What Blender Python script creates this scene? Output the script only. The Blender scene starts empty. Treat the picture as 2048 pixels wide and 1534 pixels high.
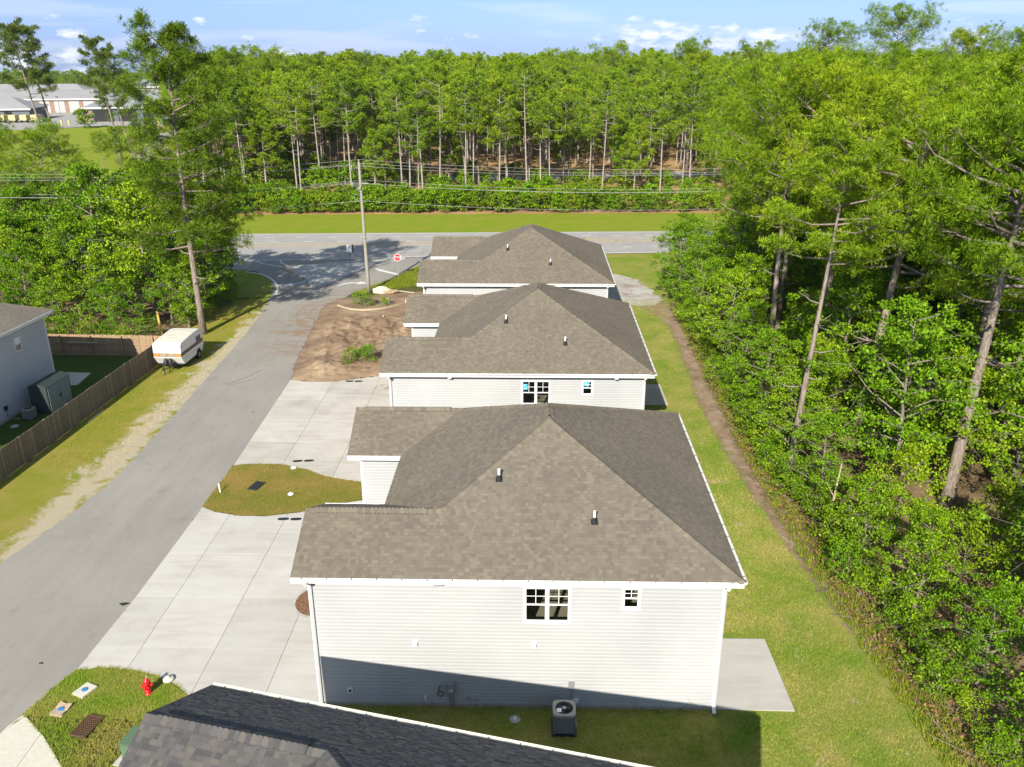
import bpy, bmesh, math, random
import numpy as np
from mathutils import Vector, Matrix
from mathutils.geometry import tessellate_polygon

SC = bpy.context.scene
COL = SC.collection
rad = math.radians

# ------------------------------------------------------------------ camera
CAM_H = 20.3685
F_PX, PITCH, YAW, ROLL = 1706.84, 0.36714, -0.025717, -0.0033364
def cam_axes():
    cp, sp = math.cos(PITCH), math.sin(PITCH)
    fw = Vector((math.sin(YAW)*cp, math.cos(YAW)*cp, -sp))
    rt = Vector((math.cos(YAW), -math.sin(YAW), 0))
    up = rt.cross(fw)
    c, s = math.cos(ROLL), math.sin(ROLL)
    return fw, c*rt + s*up, -s*rt + c*up
FW, RT, UP = cam_axes()
cam = bpy.data.objects.new('camera', bpy.data.cameras.new('camera'))
COL.objects.link(cam)
cam.data.sensor_width = 36
cam.data.lens = F_PX/2048*36
cam.data.clip_start, cam.data.clip_end = 0.5, 6000
m = Matrix((RT, UP, -FW)).transposed().to_4x4()
m.translation = (0, 0, CAM_H)
cam.matrix_world = m
SC.camera = cam
def project(P):
    d = Vector(P) - Vector((0, 0, CAM_H))
    z = d.dot(FW)
    if z < 0.1: return None
    return 1024 + F_PX*d.dot(RT)/z, 767 - F_PX*d.dot(UP)/z, z

# ------------------------------------------------------------------ world, sun, exposure
SUN_TO = Vector((-0.385, -1.571, 1.0)).normalized()
SUN_EL = math.asin(SUN_TO.z)
SUN_AZ = math.atan2(SUN_TO.x, SUN_TO.y)          # from +Y towards +X
world = bpy.data.worlds.new('World'); SC.world = world
world.use_nodes = True
wn, wl = world.node_tree.nodes, world.node_tree.links
wn.clear()
w_out = wn.new('ShaderNodeOutputWorld'); w_bg = wn.new('ShaderNodeBackground')
sky = wn.new('ShaderNodeTexSky'); sky.sky_type = 'NISHITA'; sky.sun_disc = False
sky.sun_elevation = SUN_EL; sky.sun_rotation = SUN_AZ
sky.air_density = 1.0; sky.dust_density = 0.15; sky.ozone_density = 3.0; sky.altitude = 0
w_bg.inputs['Strength'].default_value = 0.108
def W(op, a, b=None, c=None):
    n = wn.new('ShaderNodeMath'); n.operation = op
    for i, v in enumerate((a, b, c)):
        if v is None: continue
        if isinstance(v, (int, float)): n.inputs[i].default_value = v
        else: wl.new(v, n.inputs[i])
    return n.outputs[0]
tc = wn.new('ShaderNodeTexCoord'); sx = wn.new('ShaderNodeSeparateXYZ'); wl.new(tc.outputs['Generated'], sx.inputs[0])
az = W('ARCTAN2', sx.outputs[0], sx.outputs[1]); el = W('ARCSINE', sx.outputs[2])
comb = wn.new('ShaderNodeCombineXYZ'); wl.new(az, comb.inputs[0]); wl.new(W('MULTIPLY', el, 2.6), comb.inputs[1])
n1 = wn.new('ShaderNodeTexNoise'); n1.inputs['Scale'].default_value = 34; n1.inputs['Detail'].default_value = 9; n1.inputs['Roughness'].default_value = 0.62
wl.new(comb.outputs[0], n1.inputs['Vector'])
# a band of small cumulus low over the horizon all the way round, and thin high streaks
n2 = wn.new('ShaderNodeTexNoise'); n2.inputs['Scale'].default_value = 7.5; n2.inputs['Detail'].default_value = 3
wl.new(comb.outputs[0], n2.inputs['Vector'])
band = W('SUBTRACT', 1.0, W('MINIMUM', W('ABSOLUTE', W('DIVIDE', W('SUBTRACT', el, 0.024), 0.030)), 1.0))
cum = W('MULTIPLY', band, W('MULTIPLY', W('SUBTRACT', n2.outputs[0], 0.52), 6.0))
def blob(azc, elc, ra, re):
    dx = W('DIVIDE', W('SUBTRACT', az, azc), ra); dy = W('DIVIDE', W('SUBTRACT', el, elc), re)
    return W('SUBTRACT', 1.0, W('SQRT', W('ADD', W('MULTIPLY', dx, dx), W('MULTIPLY', dy, dy))))
allb = None
for px, py, rx, ry in ((1285, 78, 135, 44), (1440, 86, 140, 34), (1480, 78, 60, 20), (1825, 86, 70, 22), (795, 126, 90, 18), (612, 112, 55, 16),
                       (428, 72, 32, 17), (473, 52, 22, 13), (160, 112, 95, 42), (265, 118, 80, 40), (270, 75, 40, 20), (20, 115, 90, 36), (1950, 92, 70, 18)):
    b_ = blob((px - 1068)/F_PX, (112 - py)/F_PX, rx/F_PX, ry/F_PX)
    allb = b_ if allb is None else W('MAXIMUM', allb, b_)
cl = W('MAXIMUM', W('MULTIPLY', W('MAXIMUM', cum, 0.0), 0.35), allb)
dens = W('MULTIPLY', W('ADD', W('SUBTRACT', W('MULTIPLY', cl, 1.25), 0.62), W('MULTIPLY', W('SUBTRACT', n1.outputs[0], 0.47), 4.2)), 1.3)
dens = W('MINIMUM', W('MAXIMUM', W('MULTIPLY', dens, W('GREATER_THAN', cl, 0.0)), 0.0), 1.0)
comb3 = wn.new('ShaderNodeCombineXYZ'); wl.new(az, comb3.inputs[0]); wl.new(W('MULTIPLY', el, 9.0), comb3.inputs[1])
n3 = wn.new('ShaderNodeTexNoise'); n3.inputs['Scale'].default_value = 4.2; n3.inputs['Detail'].default_value = 6; n3.inputs['Roughness'].default_value = 0.5
wl.new(comb3.outputs[0], n3.inputs['Vector'])
streak = W('MINIMUM', W('MAXIMUM', W('MULTIPLY', W('SUBTRACT', n3.outputs[0], 0.50), 2.6), 0.0), 0.26)
veil = W('MAXIMUM', dens, streak)
tint = wn.new('ShaderNodeMix'); tint.data_type = 'RGBA'; tint.blend_type = 'MULTIPLY'; tint.inputs['Factor'].default_value = 1.0
tr_ = wn.new('ShaderNodeMapRange'); tr_.inputs[1].default_value = 0.0; tr_.inputs[2].default_value = 0.45; wl.new(el, tr_.inputs[0])
tm = wn.new('ShaderNodeMix'); tm.data_type = 'RGBA'; wl.new(tr_.outputs[0], tm.inputs['Factor']); tm.inputs['A'].default_value = (0.275, 0.395, 0.88, 1); tm.inputs['B'].default_value = (1.15, 0.98, 0.82, 1)
wl.new(sky.outputs[0], tint.inputs['A']); wl.new(tm.outputs['Result'], tint.inputs['B'])
cm = wn.new('ShaderNodeMix'); cm.data_type = 'RGBA'
wl.new(W('MULTIPLY', veil, 0.85), cm.inputs['Factor']); wl.new(tint.outputs['Result'], cm.inputs['A']); cm.inputs['B'].default_value = (6.1, 6.3, 6.7, 1)
wl.new(cm.outputs['Result'], w_bg.inputs['Color']); wl.new(w_bg.outputs[0], w_out.inputs['Surface'])

sun = bpy.data.objects.new('sun', bpy.data.lights.new('sun', 'SUN')); COL.objects.link(sun)
sun.data.energy = 4.8; sun.data.angle = rad(0.53); sun.data.color = (1.0, 0.945, 0.845)
sun.rotation_euler = SUN_TO.to_track_quat('Z', 'Y').to_euler()
SC.view_settings.view_transform = 'Standard'; SC.view_settings.look = 'None'
SC.view_settings.gamma = 1; SC.view_settings.use_curve_mapping = False
SC.view_settings.exposure = 0.72
SC.cycles.max_bounces = 6; SC.cycles.diffuse_bounces = 3; SC.cycles.transparent_max_bounces = 8

# ------------------------------------------------------------------ material helpers
def new_mat(name):
    mt = bpy.data.materials.new(name); mt.use_nodes = True
    nt = mt.node_tree; nt.nodes.clear()
    out = nt.nodes.new('ShaderNodeOutputMaterial'); b = nt.nodes.new('ShaderNodeBsdfPrincipled')
    nt.links.new(b.outputs[0], out.inputs['Surface'])
    return mt, nt, b, out
def noise(nt, scale, detail=4, rough=0.55, vec=None, dist=0.0):
    n = nt.nodes.new('ShaderNodeTexNoise'); n.inputs['Scale'].default_value = scale
    n.inputs['Detail'].default_value = detail; n.inputs['Roughness'].default_value = rough; n.inputs['Distortion'].default_value = dist
    if vec is not None: nt.links.new(vec, n.inputs['Vector'])
    return n.outputs['Fac']
def objco(nt, sc=(1, 1, 1), kind='Object'):
    t = nt.nodes.new('ShaderNodeTexCoord'); mp = nt.nodes.new('ShaderNodeMapping'); mp.inputs['Scale'].default_value = sc
    nt.links.new(t.outputs[kind], mp.inputs['Vector']); return mp.outputs[0]
def ramp(nt, fac, stops):
    r = nt.nodes.new('ShaderNodeValToRGB'); cr = r.color_ramp
    while len(cr.elements) > 1: cr.elements.remove(cr.elements[0])
    for i, (p, c) in enumerate(stops):
        e = cr.elements[0] if i == 0 else cr.elements.new(p)
        e.position = p; e.color = (*c, 1) if len(c) == 3 else c
    nt.links.new(fac, r.inputs[0]); return r.outputs[0]
def mix(nt, fac, a, b, mode='MIX'):
    n = nt.nodes.new('ShaderNodeMix'); n.data_type = 'RGBA'; n.blend_type = mode
    for k, v in (('Factor', fac), ('A', a), ('B', b)):
        if isinstance(v, (int, float)): n.inputs[k].default_value = v
        elif isinstance(v, tuple): n.inputs[k].default_value = (*v, 1) if len(v) == 3 else v
        else: nt.links.new(v, n.inputs[k])
    return n.outputs['Result']
def mth(nt, op, a, b=0.0):
    n = nt.nodes.new('ShaderNodeMath'); n.operation = op
    for i, v in enumerate((a, b)):
        if isinstance(v, (int, float)): n.inputs[i].default_value = v
        else: nt.links.new(v, n.inputs[i])
    return n.outputs[0]
def bump(nt, b, h, strength=0.3, dist=0.02):
    n = nt.nodes.new('ShaderNodeBump'); n.inputs['Strength'].default_value = strength; n.inputs['Distance'].default_value = dist
    nt.links.new(h, n.inputs['Height']); nt.links.new(n.outputs[0], b.inputs['Normal'])
def plain(name, col, rough=0.6, var=0.12, scale=8, metal=0.0):
    mt, nt, b, _ = new_mat(name)
    v = objco(nt)
    n = noise(nt, scale, 5, 0.6, v)
    lo = tuple(c*(1-var) for c in col); hi = tuple(min(1, c*(1+var)) for c in col)
    nt.links.new(ramp(nt, n, [(0.3, lo), (0.7, hi)]), b.inputs['Base Color'])
    b.inputs['Roughness'].default_value = rough; b.inputs['Metallic'].default_value = metal
    return mt
def island_random(nt):
    g = nt.nodes.new('ShaderNodeNewGeometry'); o = nt.nodes.new('ShaderNodeObjectInfo')
    return mth(nt, 'FRACT', mth(nt, 'ADD', g.outputs['Random Per Island'], o.outputs['Random']))
def pieces_mat(name, cols, rough=0.85, grain=40, grain_amt=0.25, bmp=0.2):
    """each loose piece gets its own tone out of cols, plus fine grain"""
    mt, nt, b, _ = new_mat(name)
    r = island_random(nt)
    base = ramp(nt, r, [((i+0.5)/len(cols), c) for i, c in enumerate(cols)])
    v = objco(nt)
    g = noise(nt, grain, 3, 0.7, v)
    big = noise(nt, 0.35, 3, 0.5, v)
    base = mix(nt, 1.0, base, ramp(nt, big, [(0.3, (0.90, 0.90, 0.90)), (0.7, (1.07, 1.06, 1.04))]), 'MULTIPLY')
    lo = 1-grain_amt
    nt.links.new(mix(nt, 1.0, base, ramp(nt, g, [(0.3, (lo, lo, lo)), (0.7, (1+grain_amt,)*3)]), 'MULTIPLY'), b.inputs['Base Color'])
    b.inputs['Roughness'].default_value = rough; b.inputs['Specular IOR Level'].default_value = 0.2
    bump(nt, b, g, bmp, 0.01)
    return mt
def foliage(name, dark, mid, light, trans=0.3):
    mt = bpy.data.materials.new(name); mt.use_nodes = True; nt = mt.node_tree; nt.nodes.clear()
    out = nt.nodes.new('ShaderNodeOutputMaterial')
    g = nt.nodes.new('ShaderNodeNewGeometry'); o = nt.nodes.new('ShaderNodeObjectInfo')
    c = ramp(nt, g.outputs['Random Per Island'], [(0.1, dark), (0.5, mid), (0.92, light)])
    vary = ramp(nt, o.outputs['Random'], [(0.0, (0.80, 0.88, 0.82)), (0.5, (1.0, 1.0, 1.0)), (1.0, (1.22, 1.10, 0.92))])
    c = mix(nt, 1.0, c, vary, 'MULTIPLY')
    d = nt.nodes.new('ShaderNodeBsdfDiffuse'); t = nt.nodes.new('ShaderNodeBsdfTranslucent')
    gl = nt.nodes.new('ShaderNodeBsdfGlossy'); gl.inputs['Roughness'].default_value = 0.45; gl.inputs['Color'].default_value = (0.9, 0.95, 0.9, 1)
    nt.links.new(c, d.inputs['Color'])
    tcol = mix(nt, 1.0, c, (1.15, 1.25, 0.6), 'MULTIPLY'); nt.links.new(tcol, t.inputs['Color'])
    m1 = nt.nodes.new('ShaderNodeMixShader'); m1.inputs[0].default_value = trans
    nt.links.new(d.outputs[0], m1.inputs[1]); nt.links.new(t.outputs[0], m1.inputs[2])
    m2 = nt.nodes.new('ShaderNodeMixShader'); m2.inputs[0].default_value = 0.008
    nt.links.new(m1.outputs[0], m2.inputs[1]); nt.links.new(gl.outputs[0], m2.inputs[2])
    nt.links.new(m2.outputs[0], out.inputs['Surface'])
    return mt

# ------------------------------------------------------------------ materials
def lawn_mat(name, green, straw, bare=None, straw_bias=0.5, bare_bias=0.66, sand_edge=None, blade=0):
    mt, nt, b, _ = new_mat(name)
    v = objco(nt)
    a = noise(nt, 0.45, 5, 0.6, v, 0.4); f = noise(nt, 9, 6, 0.75, v); f2 = noise(nt, 55, 3, 0.7, v)
    s = mth(nt, 'ADD', mth(nt, 'MULTIPLY', a, 0.62), mth(nt, 'MULTIPLY', f, 0.38))
    c = ramp(nt, s, [(straw_bias-0.12, green), (straw_bias, tuple((x+y)/2 for x, y in zip(green, straw))), (straw_bias+0.13, straw)])
    if bare:
        p = noise(nt, 0.8, 6, 0.65, v, 0.8)
        if sand_edge:                                   # worn towards the road's edge
            sp = nt.nodes.new('ShaderNodeSeparateXYZ'); nt.links.new(v, sp.inputs[0])
            e = mth(nt, 'SUBTRACT', 1.0, mth(nt, 'MINIMUM', mth(nt, 'ABSOLUTE', mth(nt, 'DIVIDE', mth(nt, 'SUBTRACT', sp.outputs[0], sand_edge[0]), sand_edge[1])), 1.0))
            p = mth(nt, 'ADD', mth(nt, 'MULTIPLY', p, 0.75), mth(nt, 'MULTIPLY', e, 0.36))
        p = mth(nt, 'ADD', p, mth(nt, 'MULTIPLY', mth(nt, 'SUBTRACT', f, 0.5), 0.25))
        c = mix(nt, ramp(nt, p, [(bare_bias-0.05, (0, 0, 0)), (bare_bias+0.06, (1, 1, 1))]), c, bare)
    c = mix(nt, 1.0, c, ramp(nt, f2, [(0.3, (0.62, 0.64, 0.6)), (0.7, (1.38, 1.36, 1.3))]), 'MULTIPLY')
    if blade:
        g = nt.nodes.new('ShaderNodeNewGeometry')
        c = mix(nt, 1.0, c, ramp(nt, g.outputs['Random Per Island'], [(0.0, (0.8*blade,)*3), (1.0, (1.25*blade,)*3)]), 'MULTIPLY')
        d = nt.nodes.new('ShaderNodeBsdfDiffuse'); t = nt.nodes.new('ShaderNodeBsdfTranslucent'); mx = nt.nodes.new('ShaderNodeMixShader'); mx.inputs[0].default_value = 0.4
        nt.links.new(c, d.inputs['Color']); nt.links.new(c, t.inputs['Color']); nt.links.new(d.outputs[0], mx.inputs[1]); nt.links.new(t.outputs[0], mx.inputs[2]); nt.links.new(mx.outputs[0], _.inputs['Surface'])
        return mt
    nt.links.new(c, b.inputs['Base Color']); b.inputs['Roughness'].default_value = 1; b.inputs['Specular IOR Level'].default_value = 0.1
    bump(nt, b, f2, 0.8, 0.05)
    return mt
M = {}
M['lawn'] = lawn_mat('dry_lawn', (0.18, 0.235, 0.03), (0.37, 0.32, 0.10), straw_bias=0.50)
M['lawn_blade'] = lawn_mat('dry_lawn_blade', (0.18, 0.235, 0.03), (0.37, 0.32, 0.10), straw_bias=0.50, blade=1.5)
M['lawn_strip'] = lawn_mat('strip_lawn', (0.180, 0.265, 0.030), (0.385, 0.330, 0.110), bare=(0.42, 0.33, 0.19), straw_bias=0.52, bare_bias=0.645)
M['lawn_strip_blade'] = lawn_mat('strip_lawn_blade', (0.180, 0.265, 0.030), (0.385, 0.330, 0.110), bare=(0.42, 0.33, 0.19), straw_bias=0.52, bare_bias=0.645, blade=1.5)
M['island_lawn'] = lawn_mat('island_lawn', (0.170, 0.200, 0.024), (0.330, 0.235, 0.075), straw_bias=0.48)
M['island_lawn_blade'] = lawn_mat('island_lawn_blade', (0.170, 0.200, 0.024), (0.330, 0.235, 0.075), straw_bias=0.48, blade=1.5)
M['lush'] = lawn_mat('lush_grass', (0.165, 0.270, 0.018), (0.340, 0.285, 0.085), straw_bias=0.51)
M['lush_blade'] = lawn_mat('lush_grass_blade', (0.165, 0.270, 0.018), (0.340, 0.285, 0.085), straw_bias=0.51, blade=1.5)
M['roadside'] = lawn_mat('roadside_grass', (0.205, 0.275, 0.016), (0.30, 0.27, 0.05), straw_bias=0.57)
M['verge'] = lawn_mat('verge_grass', (0.235, 0.26, 0.028), (0.38, 0.29, 0.085), bare=(0.50, 0.43, 0.31), straw_bias=0.53, bare_bias=0.60, sand_edge=(-22.6, 2.2))
M['verge_blade'] = lawn_mat('verge_grass_blade', (0.235, 0.26, 0.028), (0.38, 0.29, 0.085), bare=(0.50, 0.43, 0.31), straw_bias=0.53, bare_bias=0.60, sand_edge=(-22.6, 2.2), blade=1.5)
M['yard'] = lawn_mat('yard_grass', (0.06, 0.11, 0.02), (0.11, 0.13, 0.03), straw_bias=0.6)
M['wild'] = lawn_mat('rough_ground', (0.06, 0.095, 0.016), (0.15, 0.115, 0.05), straw_bias=0.5)
def dirt_mat(name, cols, scale=0.6, str_dir=(1, 1, 1), fine=30):
    mt, nt, b, _ = new_mat(name)
    v = objco(nt, str_dir); vo = objco(nt)
    a = noise(nt, scale, 7, 0.65, v, 0.8); f = noise(nt, fine, 4, 0.7, vo)
    c = ramp(nt, a, [(0.25 + 0.5*i/(len(cols)-1), k) for i, k in enumerate(cols)])
    c = mix(nt, 1.0, c, ramp(nt, f, [(0.3, (0.7,)*3), (0.7, (1.3,)*3)]), 'MULTIPLY')
    nt.links.new(c, b.inputs['Base Color']); b.inputs['Roughness'].default_value = 1; b.inputs['Specular IOR Level'].default_value = 0.1
    bump(nt, b, mth(nt, 'ADD', a, mth(nt, 'MULTIPLY', f, 0.3)), 0.7, 0.12)
    return mt
M['dirt'] = dirt_mat('bare_dirt', [(0.11, 0.075, 0.05), (0.23, 0.155, 0.10), (0.33, 0.235, 0.15), (0.47, 0.365, 0.23)], 0.32, (1, 1.3, 1))
M['ditch'] = dirt_mat('ditch_dirt', [(0.11, 0.12, 0.04), (0.26, 0.185, 0.115), (0.33, 0.24, 0.165), (0.43, 0.37, 0.28)], 1.1)
M['pale_sand'] = dirt_mat('pale_sand', [(0.22, 0.15, 0.10), (0.38, 0.33, 0.28), (0.47, 0.44, 0.40), (0.55, 0.53, 0.50)], 0.6)
M['leaf_litter'] = dirt_mat('leaf_litter', [(0.07, 0.09, 0.02), (0.17, 0.12, 0.06), (0.25, 0.17, 0.095), (0.31, 0.23, 0.14)], 0.9)
M['pine_straw'] = dirt_mat('pine_straw', [(0.14, 0.19, 0.03), (0.36, 0.22, 0.10), (0.46, 0.28, 0.13), (0.33, 0.33, 0.09)], 0.16)
M['track'] = dirt_mat('track_gravel', [(0.30, 0.28, 0.22), (0.40, 0.37, 0.31), (0.46, 0.43, 0.37)], 0.3)
M['mulch'] = dirt_mat('mulch', [(0.12, 0.06, 0.03), (0.25, 0.14, 0.08), (0.42, 0.28, 0.18)], 9, fine=45)
def asphalt_mat(name, col, stain, dirty=None):
    mt, nt, b, _ = new_mat(name)
    v = objco(nt)
    a = noise(nt, 0.22, 6, 0.6, v, 0.5); f = noise(nt, 70, 2, 0.8, v)
    vs = objco(nt, (1.1, 0.10, 1)); st = noise(nt, 1.6, 4, 0.6, vs)
    c = ramp(nt, mth(nt, 'ADD', mth(nt, 'MULTIPLY', a, 0.6), mth(nt, 'MULTIPLY', st, 0.4)), [(0.32, stain), (0.62, col)])
    if dirty:
        sp = nt.nodes.new('ShaderNodeSeparateXYZ'); nt.links.new(v, sp.inputs[0])
        def cen(o, c0, w): return mth(nt, 'SUBTRACT', 1.0, mth(nt, 'MINIMUM', mth(nt, 'ABSOLUTE', mth(nt, 'DIVIDE', mth(nt, 'SUBTRACT', o, c0), w)), 1.0))
        mask = mth(nt, 'MINIMUM', mth(nt, 'MULTIPLY', mth(nt, 'MULTIPLY', cen(sp.outputs[0], -16.6, 5.0), cen(sp.outputs[1], 67.0, 12.0)), 2.5), 1.0)
        dn = noise(nt, 0.9, 5, 0.6, objco(nt, (0.5, 1.5, 1)), 1.6)
        mask = mth(nt, 'MULTIPLY', mask, ramp(nt, dn, [(0.47, (0, 0, 0)), (0.55, (1, 1, 1))]))
        c = mix(nt, mth(nt, 'MULTIPLY', mask, 0.9), c, dirty)
    vo = nt.nodes.new('ShaderNodeTexVoronoi'); vo.feature = 'DISTANCE_TO_EDGE'; vo.inputs['Scale'].default_value = 0.09
    wv = nt.nodes.new('ShaderNodeVectorMath'); wv.operation = 'ADD'; nz = nt.nodes.new('ShaderNodeTexNoise'); nz.inputs['Scale'].default_value = 0.7; nz.inputs['Detail'].default_value = 5; nt.links.new(v, nz.inputs['Vector'])
    sc_ = nt.nodes.new('ShaderNodeVectorMath'); sc_.operation = 'SCALE'; sc_.inputs['Scale'].default_value = 3.0; nt.links.new(nz.outputs['Color'], sc_.inputs[0]); nt.links.new(v, wv.inputs[0]); nt.links.new(sc_.outputs[0], wv.inputs[1]); nt.links.new(wv.outputs[0], vo.inputs['Vector'])
    c = mix(nt, ramp(nt, vo.outputs['Distance'], [(0.0, (0.10,)*3), (0.004, (0, 0, 0))]), c, (0.10, 0.095, 0.085))
    sp2 = noise(nt, 0.9, 8, 0.75, v, 1.2)
    c = mix(nt, 1.0, c, ramp(nt, sp2, [(0.30, (0.80,)*3), (0.44, (1, 1, 1)), (0.6, (1, 1, 1)), (0.75, (1.12, 1.11, 1.08))]), 'MULTIPLY')
    c = mix(nt, 1.0, c, ramp(nt, f, [(0.3, (0.80,)*3), (0.7, (1.2,)*3)]), 'MULTIPLY')
    nt.links.new(c, b.inputs['Base Color']); b.inputs['Roughness'].default_value = 0.9; b.inputs['Specular IOR Level'].default_value = 0.25
    bump(nt, b, f, 0.25, 0.01)
    return mt
M['street'] = asphalt_mat('street_asphalt', (0.325, 0.302, 0.262), (0.265, 0.247, 0.216), (0.27, 0.19, 0.125))
M['highway'] = asphalt_mat('highway_asphalt', (0.385, 0.368, 0.340), (0.315, 0.30, 0.28))
def concrete_mat(name, col, dark, warm):
    mt, nt, b, _ = new_mat(name)
    v = objco(nt); o = nt.nodes.new('ShaderNodeObjectInfo')
    a = noise(nt, 0.5, 6, 0.62, v, 0.4); st = noise(nt, 1.0, 5, 0.6, objco(nt, (0.35, 2.6, 1)), 0.6); f = noise(nt, 40, 3, 0.7, v)
    c = ramp(nt, mth(nt, 'ADD', mth(nt, 'MULTIPLY', a, 0.55), mth(nt, 'MULTIPLY', st, 0.45)), [(0.36, dark), (0.5, col), (0.64, warm)])
    c = mix(nt, 1.0, c, ramp(nt, f, [(0.3, (0.94,)*3), (0.7, (1.05,)*3)]), 'MULTIPLY')
    c = mix(nt, 1.0, c, ramp(nt, o.outputs['Random'], [(0, (0.91,)*3), (1, (1.05,)*3)]), 'MULTIPLY')
    nt.links.new(c, b.inputs['Base Color']); b.inputs['Roughness'].default_value = 0.85; b.inputs['Specular IOR Level'].default_value = 0.25
    bump(nt, b, f, 0.1, 0.005)
    return mt
M['concrete'] = concrete_mat('new_concrete', (0.525, 0.500, 0.450), (0.465, 0.435, 0.385), (0.555, 0.535, 0.485))
M['concrete2'] = concrete_mat('stained_concrete', (0.51, 0.475, 0.41), (0.42, 0.385, 0.325), (0.56, 0.53, 0.47))
M['concrete_grey'] = plain('grey_concrete', (0.43, 0.415, 0.385), 0.9, 0.18, 3)
M['joint'] = plain('joint_grey', (0.29, 0.27, 0.235), 1)
M['foundation'] = plain('foundation', (0.33, 0.29, 0.24), 0.95, 0.2, 5)
M['siding'] = pieces_mat('vinyl_siding', [(0.402, 0.405, 0.402), (0.412, 0.415, 0.412), (0.407, 0.410, 0.407)], 0.55, 12, 0.03, 0.03)
M['trim'] = plain('white_trim', (0.76, 0.76, 0.745), 0.45, 0.03)
M['gutter'] = plain('white_gutter', (0.72, 0.72, 0.70), 0.35, 0.05)
M['gutter_warm'] = plain('cream_gutter', (0.70, 0.66, 0.52), 0.4, 0.06)
M['shingle'] = pieces_mat('brown_shingles', [(0.1516, 0.1285, 0.0986), (0.1881, 0.1631, 0.1223), (0.1671, 0.1431, 0.1104), (0.2063, 0.1805, 0.1341), (0.1735, 0.1485, 0.115), (0.1589, 0.1358, 0.1059)], 0.95, 60, 0.16)
M['shingle_dark'] = pieces_mat('charcoal_shingles', [(0.075, 0.073, 0.072), (0.10, 0.096, 0.092), (0.085, 0.083, 0.082), (0.135, 0.120, 0.105), (0.092, 0.090, 0.088), (0.115, 0.11, 0.107)], 0.95, 60, 0.25)
M['shingle_tan'] = pieces_mat('tan_shingles', [(0.20, 0.175, 0.14), (0.23, 0.20, 0.16), (0.185, 0.16, 0.13), (0.215, 0.19, 0.15)], 0.95, 60, 0.2)
M['cap'] = pieces_mat('ridge_cap_shingles', [(0.150, 0.128, 0.097), (0.212, 0.186, 0.138), (0.165, 0.142, 0.108), (0.190, 0.165, 0.123)], 0.95, 60, 0.2)
M['deck'] = plain('roof_deck', (0.05, 0.045, 0.04), 1)
M['black'] = plain('black_plastic', (0.022, 0.023, 0.025), 0.5)
M['dark_metal'] = plain('dark_metal', (0.06, 0.062, 0.065), 0.5, metal=0.4)
M['grey_metal'] = plain('grey_metal', (0.30, 0.31, 0.31), 0.45, metal=0.3)
M['pvc'] = plain('white_pvc', (0.80, 0.80, 0.78), 0.4, 0.03)
M['interior'] = plain('room_paint', (0.34, 0.31, 0.24), 0.8, 0.06)
M['carpet'] = plain('room_carpet', (0.36, 0.31, 0.22), 1, 0.1, 20)
M['ac_body'] = plain('condenser_casing', (0.145, 0.145, 0.135), 0.55, 0.1)
M['ac_top'] = plain('condenser_top', (0.30, 0.285, 0.25), 0.5, 0.08)
M['red'] = plain('hydrant_red', (0.62, 0.012, 0.016), 0.32, 0.15, 5)
M['cream'] = plain('cream_plate', (0.60, 0.57, 0.46), 0.7, 0.08)
M['tan_plate'] = plain('tan_plate', (0.48, 0.37, 0.24), 0.8, 0.12)
M['blue'] = plain('blue_lid', (0.06, 0.20, 0.45), 0.5, 0.2, 15)
M['rust'] = plain('rusty_iron', (0.13, 0.066, 0.035), 0.85, 0.3, 20)
M['hole'] = plain('dark_hole', (0.012, 0.011, 0.010), 1)
M['green_box'] = plain('green_cabinet', (0.10, 0.17, 0.095), 0.5, 0.08)
M['wood_pole'] = plain('weathered_pole', (0.30, 0.275, 0.225), 0.95, 0.3, 6)
M['wood_board'] = plain('pale_board', (0.46, 0.38, 0.26), 0.9, 0.12)
M['yellow'] = plain('yellow_paint', (0.72, 0.50, 0.10), 0.5, 0.08)
M['line_white'] = plain('road_white', (0.66, 0.66, 0.64), 0.7, 0.12, 3)
M['line_yellow'] = plain('road_yellow', (0.58, 0.40, 0.13), 0.7, 0.14, 3)
M['sign_red'] = plain('sign_red', (0.60, 0.015, 0.025), 0.4, 0.03)
M['sign_white'] = plain('sign_white', (0.80, 0.80, 0.80), 0.4, 0.02)
M['wire'] = plain('wire_alu', (0.36, 0.35, 0.34), 0.5, 0.05)
M['fence'] = pieces_mat('weathered_pickets', [(0.17, 0.135, 0.095), (0.22, 0.175, 0.125), (0.145, 0.118, 0.088), (0.25, 0.205, 0.15), (0.19, 0.15, 0.11)], 0.95, 14, 0.3)
M['fence_new'] = pieces_mat('tan_pickets', [(0.33, 0.22, 0.13), (0.38, 0.26, 0.16), (0.30, 0.20, 0.125), (0.36, 0.25, 0.15)], 0.95, 14, 0.2)
M['shed_dark'] = plain('shed_green', (0.035, 0.050, 0.045), 0.6, 0.1)
M['shed_door'] = plain('shed_door_grey', (0.27, 0.28, 0.28), 0.6, 0.05)
M['camper_white'] = plain('camper_white', (0.74, 0.74, 0.72), 0.4, 0.05, 2)
M['camper_roof'] = plain('camper_roof', (0.62, 0.58, 0.48), 0.6, 0.1, 2)
M['camper_tan'] = plain('camper_tan_stripe', (0.42, 0.22, 0.085), 0.5, 0.1)
M['camper_brown'] = plain('camper_brown_stripe', (0.13, 0.075, 0.05), 0.5, 0.15)
M['window_dark'] = plain('dark_glazing', (0.03, 0.028, 0.027), 0.15)
M['tire'] = plain('tyre_rubber', (0.02, 0.021, 0.021), 0.9)
M['boulder'] = plain('pale_rock', (0.60, 0.53, 0.37), 0.9, 0.15, 3)
M['root'] = plain('dry_roots', (0.42, 0.31, 0.19), 0.95, 0.2)
M['sticker'] = plain('blue_sticker', (0.05, 0.42, 0.62), 0.5, 0.06)
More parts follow.
